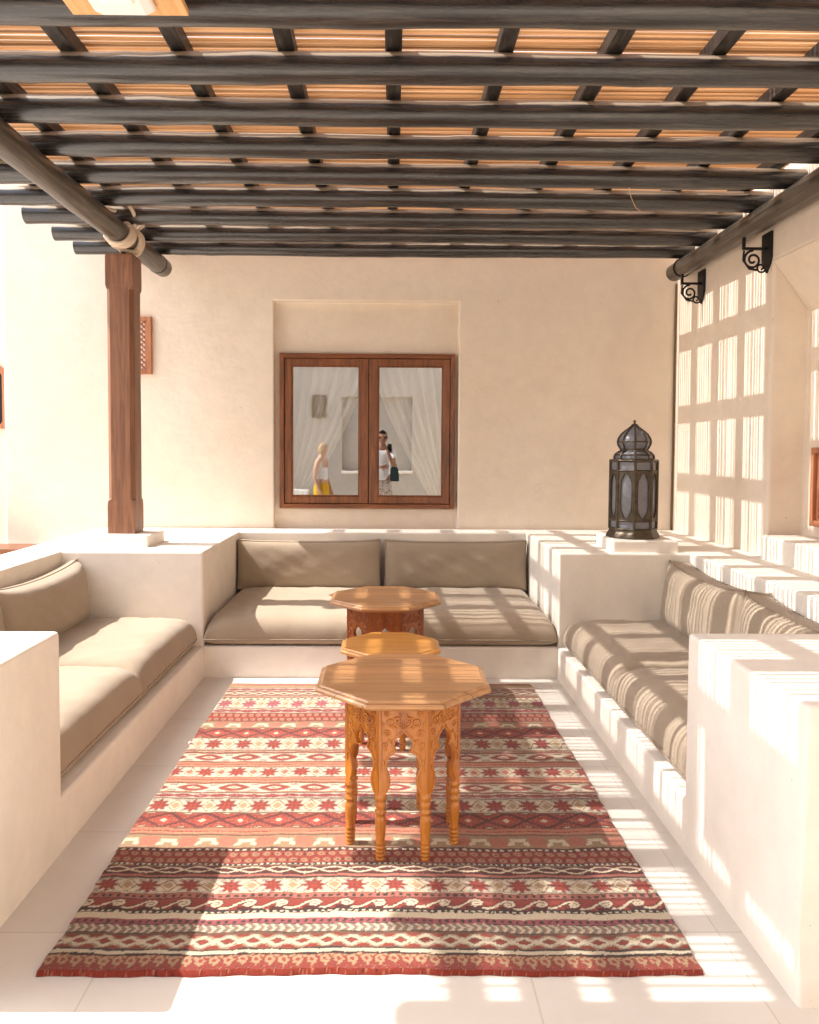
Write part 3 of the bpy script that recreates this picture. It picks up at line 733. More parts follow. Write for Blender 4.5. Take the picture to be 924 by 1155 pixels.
# ------------------------------------------------------------------ carved octagonal tables
def table(A, Hh, a, label, loc, topmat, legmat, carve=True, rz=0):
    t = empty('octagonal_table', loc, label, 'side table', None, rz)
    q = 1/math.cos(PI/8); R = lambda d: (A-d)*q
    prof = [(R(.030), Hh-.040), (R(.022), Hh-.034), (R(.010), Hh-.030), (R(0), Hh-.024), (R(0), Hh-.016), (R(.006), Hh-.010), (R(.016), Hh-.007), (R(.019), Hh-.002), (R(.024), Hh)]
    MB().lathe(prof, (0,0), 8, PI/8, smooth=False).build('tabletop', topmat, t, .0015, 2)
    s = 2*a*math.tan(PI/8); h = s/2; k_ = Hh/.62; zt = Hh-.041
    f_ = s/.178
    inner = [(0,.474),(.010,.462),(.024,.450),(.0305,.437),(.0320,.424),(.0270,.411),(.0215,.404),(.030,.399),(.043,.392),(.0525,.378),(.0575,.360),(.0590,.342),(.0545,.328),(.0480,.312),(.0455,.292),(.0490,.272),(.0580,.255),(.0705,.243),(.0790,.236)]
    inner = [(u*f_, z*k_) for u, z in inner]
    poly = [(-h+.001, zt), (-h+.001, .236*k_)]+[(-u, z) for u, z in inner[::-1][0:]][0:-1]+inner+[(h-.001, .236*k_), (h-.001, zt)]
    for i in range(8):
        an = -PI/2+i*PI/4; nrm = Vector((math.cos(an), math.sin(an), 0)); U = Vector((-math.sin(an), math.cos(an), 0))
        mb = MB(); mb.prism(poly, nrm*a, U, (0,0,1), -nrm, .015)
        if carve:
            def L3(u, z, d=.0012): return nrm*(a+d)+U*u+Vector((0,0,z))
            for sg in (-1, 1):
                mb.tube([L3(sg*(u+.0065*f_), z+.004) for u, z in inner[:17]], .0036, 7)
                # scrolling leaf work in the spandrel
                for cx, cz, r0, tn, d0 in ((.046,.512,.020,1.35,2.2), (.060,.470,.013,1.2,.4), (.020,.520,.013,1.1,5.), (.068,.430,.008,1.1,2.), (.062,.540,.011,1.2,1.)):
                    pts = []
                    for w in range(15):
                        th = d0+w/14*2*PI*tn; r_ = r0*(1-w/14*.8)
                        pts.append(L3(sg*(cx*f_+r_*math.cos(th)), (cz*k_+r_*math.sin(th))))
                    mb.tube(pts, .0040, 7)
                for lx, lz, la in ((.050,.445,.6), (.066,.415,1.1), (.072,.365,1.6), (.034,.492,.1), (.012,.535,1.5), (.074,.505,1.3)):
                    c_ = [L3(sg*(lx*f_+.010*math.cos(la)*q_), lz*k_+.010*math.sin(la)*q_) for q_ in (-1,-.4,.3,1)]
                    mb.tube(c_, [.0012,.0052,.0040,.0008], 7)
                mb.tube([L3(sg*.082*f_, .56*k_), L3(sg*.078*f_, .40*k_), L3(sg*.079*f_, .33*k_)], .0022, 5)
            for w in range(5):
                th = PI/2+(w-2)*.5; mb.tube([L3(0, .485*k_), L3(.016*math.cos(th), .485*k_+.02*math.sin(th)), L3(.026*math.cos(th), .485*k_+.03*math.sin(th)+.002)], [.001,.003,.001], 5)
            mb.tube([L3(-h*.95, zt-.006), L3(h*.95, zt-.006)], .003, 5)
        mb.build('side_panel', legmat, t)
        va = an+PI/8; rr = a*q-.019
        c = (rr*math.cos(va), rr*math.sin(va))
        pf = [(.0150,0),(.0175,.004),(.0175,.010),(.0128,.013),(.0175,.016),(.0180,.024),(.0132,.027),(.0182,.030),(.0186,.039),(.0136,.042),(.0190,.045),(.0192,.054),(.0140,.058),(.0192,.062),(.0175,.070),
              (.0165,.075),(.0195,.11),(.0205,.145),(.0185,.160),(.0125,.168),(.0215,.174),(.0215,.182),(.0130,.187),(.0190,.197),(.0195,.213),(.0135,.219),(.0220,.225),(.0215,.236),(.0140,.262)]
        MB().lathe([(r_*(1 if Hh > .55 else .9), z*k_) for r_, z in pf], c, 14).build('leg', legmat, t)
    # square core blocks stiffening the corners, behind the carved sides
    MB().lathe([((a-.017)*q, zt-.05), ((a-.017)*q, zt+.004)], (0,0), 8, PI/8, smooth=False).build('apron_frame', legmat, t)
    return t
table(.323, .62, .213, 'large octagonal carved table nearest the camera, reddish top on orange legs', (.055, 2.905, .011), M['top'], M['leg'])
table(.250, .50, .165, 'small low octagonal table with yellowish top, standing between the two larger tables', (.010, 3.855, .011), M['mid'], M['leg'])
M['leg2'] = wood('table_leg_wood_dark', (.19,.045,.012), (.29,.08,.018), (.37,.12,.03), (16,16,1.6), .28, .5)
table(.323, .62, .222, 'large octagonal carved table farthest back, in front of the window bench', (-.020, 4.530, .004), M['top'], M['leg2'])

# ------------------------------------------------------------------ lantern
def lantern(loc):
    t = empty('moroccan_lantern', loc, 'tall bronze lantern with onion dome standing on the right corner plinth', 'lantern', None, -.25)
    n = 8; rot = -PI/2
    R = .155
    MB().lathe([(.178,0),(.180,.006),(.176,.016),(.170,.028),(.160,.042),(.157,.056)], (0,0), n, rot, smooth=False).build('base', M['bronze'], t, .002)
    z0, z1 = .056, .525
    fr = MB()
    def V(k, r, z): a = rot+k*2*PI/n; return Vector((r*math.cos(a), r*math.sin(a), z))
    for k in range(n): fr.tube([V(k,R,z0), V(k,R,z1)], .0085, 6)
    for z, w in ((z0+.004,.008), (.118,.006), (.455,.006), (z1-.002,.009)):
        for k in range(n): fr.tube([V(k,R,z), V(k+1,R,z)], w, 6, caps=False)
    fr.build('frame', M['bronze'], t)
    for k in range(n):
        a, b = V(k,R,0), V(k+1,R,0); m_ = (a+b)/2; U = (b-a).normalized(); nrm = Vector((m_.x, m_.y, 0)).normalized(); w = (b-a).length/2
        # face plate with a lobed opening, built as a strip ring
        op = []
        for j in range(40):
            th = 2*PI*j/40; cu, cv = math.cos(th), math.sin(th)
            u = .66*w*abs(cu)**.75*(1 if cu > 0 else -1); v = .150*abs(cv)**.62*(1 if cv > 0 else -1)
            if abs(v) > .118: u *= .80
            op.append((u, .287+v))
        out = []
        for j in range(40):
            th = 2*PI*j/40; cu, cv = math.cos(th), math.sin(th); mm = max(abs(cu), abs(cv))
            out.append((w*.97*cu/mm, .287+.168*cv/mm))
        vs = []
        for d in (.001, -.004):
            vs += [m_-Vector((0,0,0))+U*u+nrm*d+Vector((0,0,z)) for u, z in op]+[m_+U*u+nrm*d+Vector((0,0,z)) for u, z in out]
        fs = []
        for j in range(40):
            j2 = (j+1) % 40
            fs += [(j, j2, 40+j2, 40+j), (80+j, 120+j, 120+j2, 80+j2), (j, 80+j, 80+j2, j2), (40+j, 40+j2, 120+j2, 120+j)]
        pp = MB().add(vs, fs)
        pp.tube([m_+U*u+nrm*.002+Vector((0,0,z)) for u, z in op], .0022, 5, closed=True)
        pl_ = pp.build('face_plate', M['bronze'], t)
        g = MB().add([m_-nrm*.006+U*u*w*.98+Vector((0,0,z)) for u, z in ((-1,.062),(1,.062),(1,.520),(-1,.520))], [(0,1,2,3)])
        g.v = g.v+[tuple(Vector(v)-nrm*.003) for v in g.v]; g.f += [[7,6,5,4],[0,4,5,1],[1,5,6,2],[2,6,7,3],[3,7,4,0]]; g.sm += [False]*5
        g.build('glass_panel', M['lglass'], t, recalc=True)
    prof = [(.128,z1+.004),(.132,.545),(.126,.563),(.108,.578),(.090,.588),(.088,.600),(.096,.612),(.107,.632),(.110,.652),(.104,.675),(.088,.700),(.064,.722),(.040,.740),(.022,.756),(.012,.770)]
    MB().lathe([(r_*.965, z) for r_, z in prof], (0,0), n, rot, smooth=False).build('dome_glass', M['lglass'], t)
    rb = MB()
    for k in range(n): rb.tube([V(k, r_, z) for r_, z in prof], .0062, 6)
    for i in (0, 2, 4, 5, 8):
        for k in range(n): rb.tube([V(k, prof[i][0], prof[i][1]), V(k+1, prof[i][0], prof[i][1])], .0048, 5, caps=False)
    rb.build('dome_rib', M['bronze'], t)
    MB().lathe([(R,z1),(R*.99,z1+.006),(.124,z1+.010)], (0,0), n, rot, smooth=False).build('shoulder_plate', M['bronze'], t)
    MB().lathe([(.014,.764),(.010,.772),(.006,.778),(.010,.786),(.009,.792),(.003,.800)], (0,0), 10).build('finial', M['bronze'], t)
    return t
lantern((1.672, 5.215, .9035))

# ------------------------------------------------------------------ pergola
PX, PR, PZ, RP, RB = -1.81, 2.285, 2.925, .072, .0595
BZ = 3.055; BS = .4044; BY0 = 2.806
pg = empty('pergola', (0, 3.3, 0), 'dark log pergola roofed with reed matting over the whole seating corner', 'pergola')
PO = Vector((0, 3.3, 0))
def wob_log(p0, p1, r, n=46, amp=.006, seed=0):
    p0, p1 = Vector(p0), Vector(p1); rr = random.Random(seed); ph = [rr.random()*6 for _ in range(4)]
    pts = []; rs = []
    for i in range(n+1):
        t = i/n; p = p0.lerp(p1, t)
        p += Vector((0, amp*math.sin(t*5+ph[0])+amp*.25*math.sin(t*17+ph[3]), amp*.55*math.sin(t*6+ph[1])))
        pts.append(p-PO); rs.append(r*(1+.04*math.sin(t*9+ph[2])+.025*math.sin(t*31+ph[3])+.05*(t-.5)*(1 if seed % 2 else -1)+(.05 if rr.random() < .10 else 0)))
    return pts, rs
for k in range(-5, 9):
    y = BY0+BS*k+(-.03 if k == 0 else 0)
    p, r_ = wob_log(((-2.44 if k > -1 else -2.30)+.01*math.sin(k*3), y, BZ), (XW-.03, y, BZ), RB, seed=k+20)
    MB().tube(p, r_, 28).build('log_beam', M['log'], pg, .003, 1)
p, r_ = wob_log((PX, .1, PZ), (PX, 6.17, PZ), RP, amp=.0, seed=3)
pole = MB().tube(p, r_, 24).build('support_pole', M['logy'], pg, .006, 2)
MB().tube([Vector((PX, 6.02, PZ))-PO, Vector((PX, 6.03, PZ))-PO], RP+.0035, 24).build('end_band', M['iron'], pole)
p, r_ = wob_log((PR, .1, PZ), (PR, 6.20, PZ), RP, amp=.0, seed=4)
pole = MB().tube(p, r_, 24).build('support_pole', M['logy'], pg, .006, 2)
MB().tube([Vector((PR, 6.02, PZ))-PO, Vector((PR, 6.03, PZ))-PO], RP+.0035, 24).build('end_band', M['iron'], pole)
for x in (-2.21, -1.77, -1.322, -.868, -.425, .010, .455, .907, 1.345, 1.79, 2.21):
    z = BZ+RB+.002; j = .006*math.sin(x*17)
    pts = [Vector((x+j+.004*math.sin(q*1.1+x*5), .35+q*.6, z+.032)) for q in range(11)]
    b_ = MB()
    w = .034+.002*math.sin(x*9)
    vs = []; fs = []
    for p_ in pts:
        for du, dz in ((-1,-.9),(-.8,-1),(.8,-1),(1,-.9),(1,1),(-1,1)): vs.append(p_+Vector((du*w, 0, dz*.032))-PO)
    for q in range(10):
        for s in range(6): fs.append((q*6+s, q*6+(s+1) % 6, (q+1)*6+(s+1) % 6, (q+1)*6+s))
    fs += [list(range(6))[::-1], list(range(60, 66))]
    b_.add(vs, fs).build('roof_batten', M['batten'], pg)
# reed mat: long canes along X, some gaps between
mt = MB(); y = .38; zt = BZ+RB+.068+.006
rr = random.Random(11); i = 0
while y < 6.395:
    grp = rr.choice((2,2,2,2,1,3))
    for g_ in range(grp):
        r0 = .0058+rr.random()*.0020
        y += r0
        sk = (rr.random()-.5)*.004
        pts = [(-2.37+rr.random()*.05, y, zt)]+[(-2.0+q*.86, y+sk*(q/5)+.0022*math.sin(q*1.9+i), zt+.002*math.sin(q*1.3+i*.7)) for q in range(5)]+[(XW-.04, y+sk, zt)]
        mt.tube([Vector(p_)-PO for p_ in pts], r0, 6, smooth=True); y += r0+.0003; i += 1
    y += .0085+rr.random()*.0045
mt.build('reed_mat', M['reed'], pg, recalc=False)
# post
pc = Vector((-1.835, 5.33, 0))
po = MB()
def sq(hw, ch): return [(-hw+ch,-hw),(hw-ch,-hw),(hw,-hw+ch),(hw,hw-ch),(hw-ch,hw),(-hw+ch,hw),(-hw,hw-ch),(-hw,-hw+ch)]
prof = [(.905,.113,.002),(1.10,.113,.002),(1.130,.110,.004),(1.145,.110,.026),(2.565,.110,.026),(2.580,.110,.004),(2.60,.113,.002),(2.790,.113,.002),(2.805,.108,.004)]
vs = []; fs = []
for z, hw, ch in prof:
    hw *= .83
    vs += [(pc.x+a-PO.x, pc.y+b-PO.y, z) for a, b in sq(hw, ch)]
for i in range(len(prof)-1):
    for k in range(8): fs.append((i*8+k, i*8+(k+1) % 8, (i+1)*8+(k+1) % 8, (i+1)*8+k))
fs += [list(range(8))[::-1], list(range(len(vs)-8, len(vs)))]
post = po.add(vs, fs).build('post', M['post'], pg, .003, 2)
MB().lathe([(.018,2.80),(.018,2.875)], (pc.x-PO.x, pc.y-PO.y), 12).build('steel_pin', M['iron'], post)
# rope lashing round the pole over the post
rp = MB()
for (y0, y1, t0) in ((5.16, 5.27, .6), (5.34, 5.43, 2.)):
    for s in range(4):
        pts = []; ya = y0+s*(y1-y0)/4
        for q in range(33):
            th = t0+2*PI*q/32; rr_ = RP+.010+.004*math.sin(s*2+q*.6)
            pts.append(Vector((PX+rr_*math.cos(th), ya+.020*q/32+.05*math.sin(th)*(1 if t0 < 1 else -.6), PZ+rr_*math.sin(th)))-PO)
        rp.tube(pts, .0150, 8)
for (a, b, c_) in (((PX+.07,5.25,PZ+.05),(PX+.12,5.2,PZ+.12),(PX+.10,5.08,PZ+.15)), ((PX+.06,5.3,PZ+.07),(PX+.02,5.2,PZ+.16),(PX-.08,5.10,PZ+.14)),
                   ((PX+.05,5.38,PZ+.07),(PX+.15,5.32,PZ+.11),(PX+.2,5.18,PZ+.15)), ((PX-.06,5.22,PZ-.07),(PX,5.3,PZ-.10),(PX+.06,5.38,PZ-.07))):
    a, b, c_ = map(Vector, (a, b, c_)); pts = [(a*(1-t)*(1-t)+b*2*t*(1-t)+c_*t*t)-PO for t in [q/12 for q in range(13)]]
    rp.tube(pts, .0125, 8)
rp.build('rope_lashing', M['rope'], pg)
# wrought iron brackets under the right pole
for by in (2.85, 3.86, 4.87, 5.89):
    b_ = MB(); X0 = XW-.001
    b_.prism([(-.060,2.872),(.060,2.872),(.060,2.71),(.045,2.67),(.018,2.645),(0,2.62),(-.018,2.645),(-.045,2.67),(-.060,2.71)], (X0,by,0), (0,1,0), (0,0,1), (-1,0,0), .016)
    br_ = b_.build('wall_bracket', M['iron'], pg, .002); br_.location = -PO
    s_ = MB()
    s_.box(X0-.165, X0-.014, by-.009, by+.009, 2.765, 2.781)
    s_.box(X0-.165, X0-.149, by-.009, by+.009, 2.782, 2.845)
    pts = []
    for q in range(34):
        th = PI*.5+q/33*2*PI*1.65; r_ = .060*(1-q/33*.78); pts.append((X0-.098+r_*math.cos(th), by, 2.703+r_*math.sin(th)))
    s_.tube(pts, .0075, 6)
    pts = []
    for q in range(24):
        th = -PI*.1-q/23*2*PI*1.2; r_ = .032*(1-q/23*.7); pts.append((X0-.045+r_*math.cos(th), by, 2.655+r_*math.sin(th)))
    s_.tube(pts, .0065, 6)
    s_.tube([(X0-.155, by, 2.76), (X0-.160, by, 2.70), (X0-.12, by, 2.648), (X0-.07, by, 2.64)], .007, 6)
    s_.build('scroll', M['iron'], br_)

cb_ = MB().tube([(XW-.012, YW-.012, ZL+.004), (XW-.010, YW-.013, 1.5), (XW-.013, YW-.012, 2.2), (XW-.011, YW-.012, 2.88)], .008, 8).build('cable', plain('brown_cable', (.16,.095,.03), .6))
tag(cb_, 'thin brown cable running down the corner between the back wall and the right wall', 'cable')
tw = MB().tube([(1.36,4.42,BZ-RB), (1.37,4.42,BZ-RB-.05), (1.40,4.425,BZ-RB-.11), (1.43,4.43,BZ-RB-.13)], .0022, 6).build('loose_reed', M['reed'])
tag(tw, 'thin loose reed dangling from a log beam near the right pole', 'reed')
# light fitting below the beams, cut by the top of the picture
lf = empty('ceiling_light', (-.87, 2.2, 2.955), 'white light fitting on an orange wooden board fixed beneath the beams at top left', 'ceiling light')
bd = MB().box(-.205, .185, -.45, .455, 0, .022).build('mounting_board', wood('board_wood', (.55,.27,.09), (.66,.36,.14), (.74,.44,.2), (20,2,20), .5, .1), lf, .003)
hs = MB(); vs = []; 
pr = [(-.105,-.002),(-.100,-.020),(-.07,-.032),(.07,-.032),(.10,-.020),(.105,-.002)]
hs.prism(pr, (-.01,-.40,0), (1,0,0), (0,0,1), (0,1,0), .80).build('housing', M['white'], lf, .008, 3)
MB().prism([(-.06,-.0325),(-.052,-.040),(.052,-.040),(.06,-.0325)], (-.01,-.34,0), (1,0,0), (0,0,1), (0,1,0), .66).build('diffuser', plain('opal_acrylic', (.85,.83,.78), .25), lf, .002)

# ------------------------------------------------------------------ wooden things at the far left
cb = empty('console_table', (-3.2, 6.15, 0), 'brown wooden console table against the wall, beyond the left ledge', 'table')
MB().box(-.45,.30,-.17,.19,.66,.695).build('table_top', M['teak_h'], cb, .004)
MB().box(-.40,.25,-.13,-.11,.57,.659).build('apron', M['teak_h'], cb, .003)
for x in (-.40,.22):
    for y in (-.13,.12): MB().box(x,x+.035,y,y+.035,0,.659 if y > 0 else .659).build('leg', M['teak'], cb, .003)
sh = empty('framed_panel', (-3.37, YW+.115, 1.92), 'wooden framed panel with rounded top on the wall at the left edge', 'wall panel')
pts = [(-.15,-.24),(-.13,-.27),(.11,-.27),(.13,-.24),(.13,.20),(.11,.235),(.06,.27),(-.08,.27),(-.13,.235),(-.15,.20)]
inn = [(x*.78, z*.86) for x, z in pts]
fm = MB(); n_ = len(pts)
vs = [(x,-.035,z) for x, z in pts]+[(x,-.035,z) for x, z in inn]+[(x,.004,z) for x, z in pts]+[(x,.004,z) for x, z in inn]; fs = []
for i in range(n_):
    j = (i+1) % n_; fs += [(i,j,n_+j,n_+i),(2*n_+i,3*n_+i,3*n_+j,2*n_+j),(i,2*n_+i,2*n_+j,j),(n_+i,n_+j,3*n_+j,3*n_+i)]
fm.add(vs, fs).build('frame', M['redwood'], sh, .004)
MB().prism(inn, (0,-.012,0), (1,0,0), (0,0,1), (0,1,0), .01).build('panel', M['dark'], sh)

# ------------------------------------------------------------------ curtains behind the panes
def curtain(side, label):
    n, m_ = 70, 44; vs = []; fs = []
    top = wz1+.10; bot = wz0-.15
    # side -1: left half (hung from left edge to the middle, swept to the left)
    xo = wx0-.05 if side < 0 else wx1+.05
    xi_top = mid+(.06 if side < 0 else -.03)
    for j in range(m_+1):
        t = j/m_; z = top+(bot-top)*t
        sweep = t**1.35 if t < .93 else .93**1.35
        xi = xi_top+(xo+(.10 if side < 0 else -.10)*1.0-xi_top)*sweep*.98
        for i in range(n+1):
            s = i/n; x = xo+(xi-xo)*s
            dep = .040*(1-.35*t)*math.sin(s*2*PI*8.5+.6*math.sin(t*4+s*3))+.012*math.sin(s*2*PI*21+t*5)
            vs.append((x, GY+.085+dep*.9, z))
    for j in range(m_):
        for i in range(n): a = j*(n+1)+i; fs.append((a, a+1, a+n+2, a+n+1))
    o = MB().add(vs, fs, True).build('curtain', M['curtain'], None)
    sol = o.modifiers.new('solid', 'SOLIDIFY'); sol.thickness = .0012
    tag(o, label, 'curtain')
    return o
curtain(-1, 'sheer white curtain behind the left window pane, swept down to the left')
curtain(1, 'sheer white curtain behind the right window pane, swept down to the right')

# ------------------------------------------------------------------ people seen in the panes
def skin(name, verts, edges, radii, mat, parent, sub=2, root=0):
    me = bpy.data.meshes.new(name); me.from_pydata([tuple(v) for v in verts], edges, []); me.update()
    o = bpy.data.objects.new(name, me); col.objects.link(o); o.parent = parent
    me.materials.append(mat)
    sm = o.modifiers.new('skin', 'SKIN'); sm.use_smooth_shade = True
    if not me.skin_vertices: 
        bm = bmesh.new(); bm.from_mesh(me); bm.verts.layers.skin.verify(); bm.to_mesh(me); bm.free()
    for i, r in enumerate(radii):
        sv = me.skin_vertices[0].data[i]; rr = r if isinstance(r, tuple) else (r, r); sv.radius = rr; sv.use_root = (i == root)
    ss = o.modifiers.new('sub', 'SUBSURF'); ss.levels = sub; ss.render_levels = sub
    return o
def head_mesh(bm_name, c, yaw, mat_skin, s=1.0):
    """ellipsoid head with brow, nose, lips, chin, ears and eye sockets; faces +Y before yaw."""
    bm = bmesh.new(); bmesh.ops.create_uvsphere(bm, u_segments=32, v_segments=24, radius=1)
    for v in bm.verts:
        x, y, z = v.co
        w = .074*(1-.22*max(0, -z)**1.5); d = .093
        nx_, ny_, nz_ = x*w, y*d, z*.118
        if z < -.3 and y > 0: ny_ += .012*min(1, (-z-.3)/.5)
        if y > 0:
            g = math.exp(-((x/.16)**2+((z+.10)/.16)**2)); ny_ += .020*g      # nose
            g = math.exp(-(((abs(x)-.42)/.18)**2+((z-.05)/.12)**2)); ny_ -= .007*g  # sockets
            g = math.exp(-((x/.35)**2+((z+.47)/.07)**2)); ny_ += .006*g          # lips
            g = math.exp(-((x/.6)**2+((z-.22)/.1)**2)); ny_ += .004*g           # brow
        v.co = (nx_, ny_, nz_)
    for sg in (-1, 1):
        r_ = bmesh.ops.create_uvsphere(bm, u_segments=10, v_segments=8, radius=1)
        for v in r_['verts']: v.co = Vector((sg*.075+v.co.x*.010, v.co.y*.018-.005, v.co.z*.030-.005))
    bmesh.ops.transform(bm, matrix=Matrix.Translation(c) @ Matrix.Rotation(yaw, 4, 'Z') @ Matrix.Scale(s, 4), verts=bm.verts)
    for f_ in bm.faces: f_.smooth = True
    return bm
def hand(vs, es, rs, wrist, dirv, palm, curl, idx_w, side=1):
    d = Vector(dirv).normalized(); pn = Vector(palm).normalized(); w = d.cross(pn).normalized()*side
    wr = Vector(wrist)
    c = wr+d*.045; ci = len(vs); vs.append(c); rs.append((.020,.034)); es.append((idx_w, ci))
    for q, (o_, ln) in enumerate(((-.030,.066),(-.010,.078),(.010,.074),(.029,.058))):
        p = wr+d*.085+w*o_; a = len(vs); vs.append(p); rs.append(.0095); es.append((ci, a))
        dd = d
        for j in range(3):
            dd = (dd*math.cos(curl*.6)+pn*math.sin(curl*.6)).normalized() if j == 0 else (dd+pn*curl*.6).normalized()
            p = p+dd*ln/3; vs.append(p); rs.append(.0085-.001*j); es.append((len(vs)-2, len(vs)-1))
    p = wr+d*.025-w*.034; a = len(vs); vs.append(p); rs.append(.012); es.append((ci, a))
    p = p+(d*.6-w*.6+pn*.4).normalized()*.035; vs.append(p); rs.append(.0105); es.append((a, a+1))
    p = p+(d*.8-w*.1+pn*.5).normalized()*.030; vs.append(p); rs.append(.009); es.append((a+1, a+2))

def person(loc, yaw, label, P_, skin_c, shirt, trouser, hair, woman=False):
    root = empty('person', loc, label, 'person', None, yaw)
    ms_ = plain('skin_tone', skin_c, .55, 0, .4, .06)
    V_ = []; E_ = []; R_ = []
    def add(p, r, fr=None):
        V_.append(Vector(p)); R_.append(r)
        if fr is not None: E_.append((fr, len(V_)-1))
        return len(V_)-1
    k_ = P_['h']/1.76
    def S(p): return (p[0]*k_, p[1]*k_, p[2]*k_)
    pel = add(S((0,0,.96)), (.13,.10)); wa = add(S((0,.0,1.12)), (.115,.09), pel); ch = add(S((0,0,1.30)), (.135,.10), wa)
    nk0 = add(S((0,0,1.44)), (.075,.06), ch); nk = add(S((0,.01,1.53)), .052, nk0); add(S((0,.02,1.60)), .05, nk)
    arms = []
    for sg, key in ((-1,'L'), (1,'R')):
        sh_ = add(S((sg*.165,0,1.42)), .055, nk0)
        el = add(S(P_['el'+key]), .040, sh_); mdl = add((Vector(S(P_['el'+key]))*.6+Vector(S(P_['wr'+key]))*.4), .037, el); wr = add(S(P_['wr'+key]), .026, mdl)
        d = Vector(P_['wr'+key])-Vector(P_['el'+key]); hd = P_.get('hd'+key, d)
        hand(V_, E_, R_, S(P_['wr'+key]), hd, P_['pa'+key], P_['cu'+key], wr, sg)
        arms.append((sh_, el, wr))
    for sg in (-1, 1):
        hp = add(S((sg*.09,0,.90)), .085, pel); kn = add(S((sg*.10,.01,.50)), .056, hp); cf = add(S((sg*.10,-.01,.34)), .052, kn); an = add(S((sg*.105,-.02,.09)), .036, cf)
        hl = add(S((sg*.105,-.04,.035)), .034, an); add(S((sg*.115,.10,.028)), .034, an); 
    b = skin('body', V_, E_, R_, ms_, root)
    # evaluate body and merge the head so that it is one mesh
    dg = bpy.context.evaluated_depsgraph_get(); ev = b.evaluated_get(dg); me2 = bpy.data.meshes.new_from_object(ev)
    bm = bmesh.new(); bm.from_mesh(me2)
    hb = head_mesh('h', Vector(S((0,.03,1.645))), P_.get('head', 0), ms_, k_)
    tmp = bpy.data.meshes.new('t'); hb.to_mesh(tmp); hb.free(); bm.from_mesh(tmp)
    mf = bpy.data.meshes.new('body'); bm.to_mesh(mf); bm.free(); mf.materials.clear(); mf.materials.append(ms_)
    b.modifiers.clear(); b.data = mf
    for p_ in mf.polygons: p_.use_smooth = True; p_.material_index = 0
    # clothes
    sv = [S((0,0,.93)), S((0,0,1.10)), S((0,0,1.30)), S((0,0,1.43)), S((-.165,0,1.415)), S((.165,0,1.415))]
    se = [(0,1),(1,2),(2,3),(3,4),(3,5)]; sr = [(.155,.122),(.140,.112),(.155,.118),(.098,.085),.074,.074]
    if not woman: sv.append(S((0,.004,1.475))); se.append((3,6)); sr.append(.066)
    if not woman: sv[0] = S((0,0,.86)); sr[0] = (.168,.135)
    if not woman:
        for sg, key, base in ((-1,'L',4),(1,'R',5)):
            e_ = Vector(S(P_['el'+key])); s_ = Vector(S((sg*.165,0,1.415))); sv.append(tuple(s_.lerp(e_, .62))); se.append((base, len(sv)-1)); sr.append(.060)
    else: sv[0] = S((0,0,1.04)); sr[0] = (.128,.10)
    skin('shirt', sv, se, sr, shirt, root)
    tv = [S((0,0,.99 if not woman else 1.10)), S((0,0,.88))]; te = [(0,1)]; tr_ = [(.138,.108),(.150,.118)]
    wd = (.080,.072) if not woman else (.110,.130)
    for sg in (-1, 1):
        i0 = len(tv); tv += [S((sg*.095,0,.80)), S((sg*.105,.01,.48)), S((sg*.108,-.01,.12))]; te += [(1,i0),(i0,i0+1),(i0+1,i0+2)]; tr_ += [.098, wd[0], wd[1]]
    skin('trousers', tv, te, tr_, trouser, root)
    # shoes
    for sg in (-1, 1):
        MB().tube([S((sg*.105,-.075,.04)), S((sg*.107,0,.045)), S((sg*.115,.09,.035)), S((sg*.118,.165,.028))], [.036,.045,.042,.026], 12).build('shoe', M['white'], root)
    # hair: shell over skull, open at the face
    bm = bmesh.new(); bmesh.ops.create_uvsphere(bm, u_segments=36, v_segments=26, radius=1)
    rem = [v for v in bm.verts if (v.co.y > .35 and v.co.z < .52) or (v.co.z < (-.12 if not woman else -.55))]
    bmesh.ops.delete(bm, geom=rem, context='VERTS')
    for v in bm.verts:
        x, y, z = v.co; n_ = 1+.05*math.sin(x*23+y*17)*math.sin(z*19+x*7)
        v.co = Vector((x*.084*n_, y*.104*n_-.004, z*.131*n_))
    bmesh.ops.transform(bm, matrix=Matrix.Translation(S((0,.03,1.645))) @ Matrix.Rotation(P_.get('head', 0), 4, 'Z') @ Matrix.Scale(k_, 4), verts=bm.verts)
    me = bpy.data.meshes.new('hair'); bm.to_mesh(me); bm.free(); me.materials.append(hair)
    for p_ in me.polygons: p_.use_smooth = True
    ho = bpy.data.objects.new('hair', me); col.objects.link(ho); ho.parent = root
    so = ho.modifiers.new('s', 'SOLIDIFY'); so.thickness = .012
    return root, S

man_p = dict(h=1.80, elL=(-.24,.10,1.14), wrL=(-.03,.24,1.16), paL=(0,-1,0), cuL=.7, hdL=(1,.2,.05),
             elR=(.20,.22,1.16), wrR=(.105,.335,1.385), paR=(-.6,.2,0), cuR=.85, hdR=(-.35,.15,.9), head=-.1)
shirt_m = plain('white_cotton', (.72,.74,.78), .9, 0, .1, .05, 8)
trs = newmat('patterned_trousers'); m, nt, bs = trs; v = coord(nt)
vo = N(nt, 'ShaderNodeTexVoronoi', Scale=22.); nt.links.new(v, vo.inputs['Vector'])
r = ramp(nt, [(.3, (.20,.16,.15)), (.45, (.55,.48,.44))]); nt.links.new(vo.outputs['Distance'], r.inputs[0]); nt.links.new(r.outputs[0], bs.inputs['Base Color']); bs.inputs['Roughness'].default_value = .9
man, S1 = person((-.125, -.41, 0), 0, 'dark-haired man in white shirt photographing with a phone, mirrored in the right pane', man_p, (.30,.15,.09), shirt_m, m, plain('dark_hair', (.010,.008,.007), .9, 0, .1))
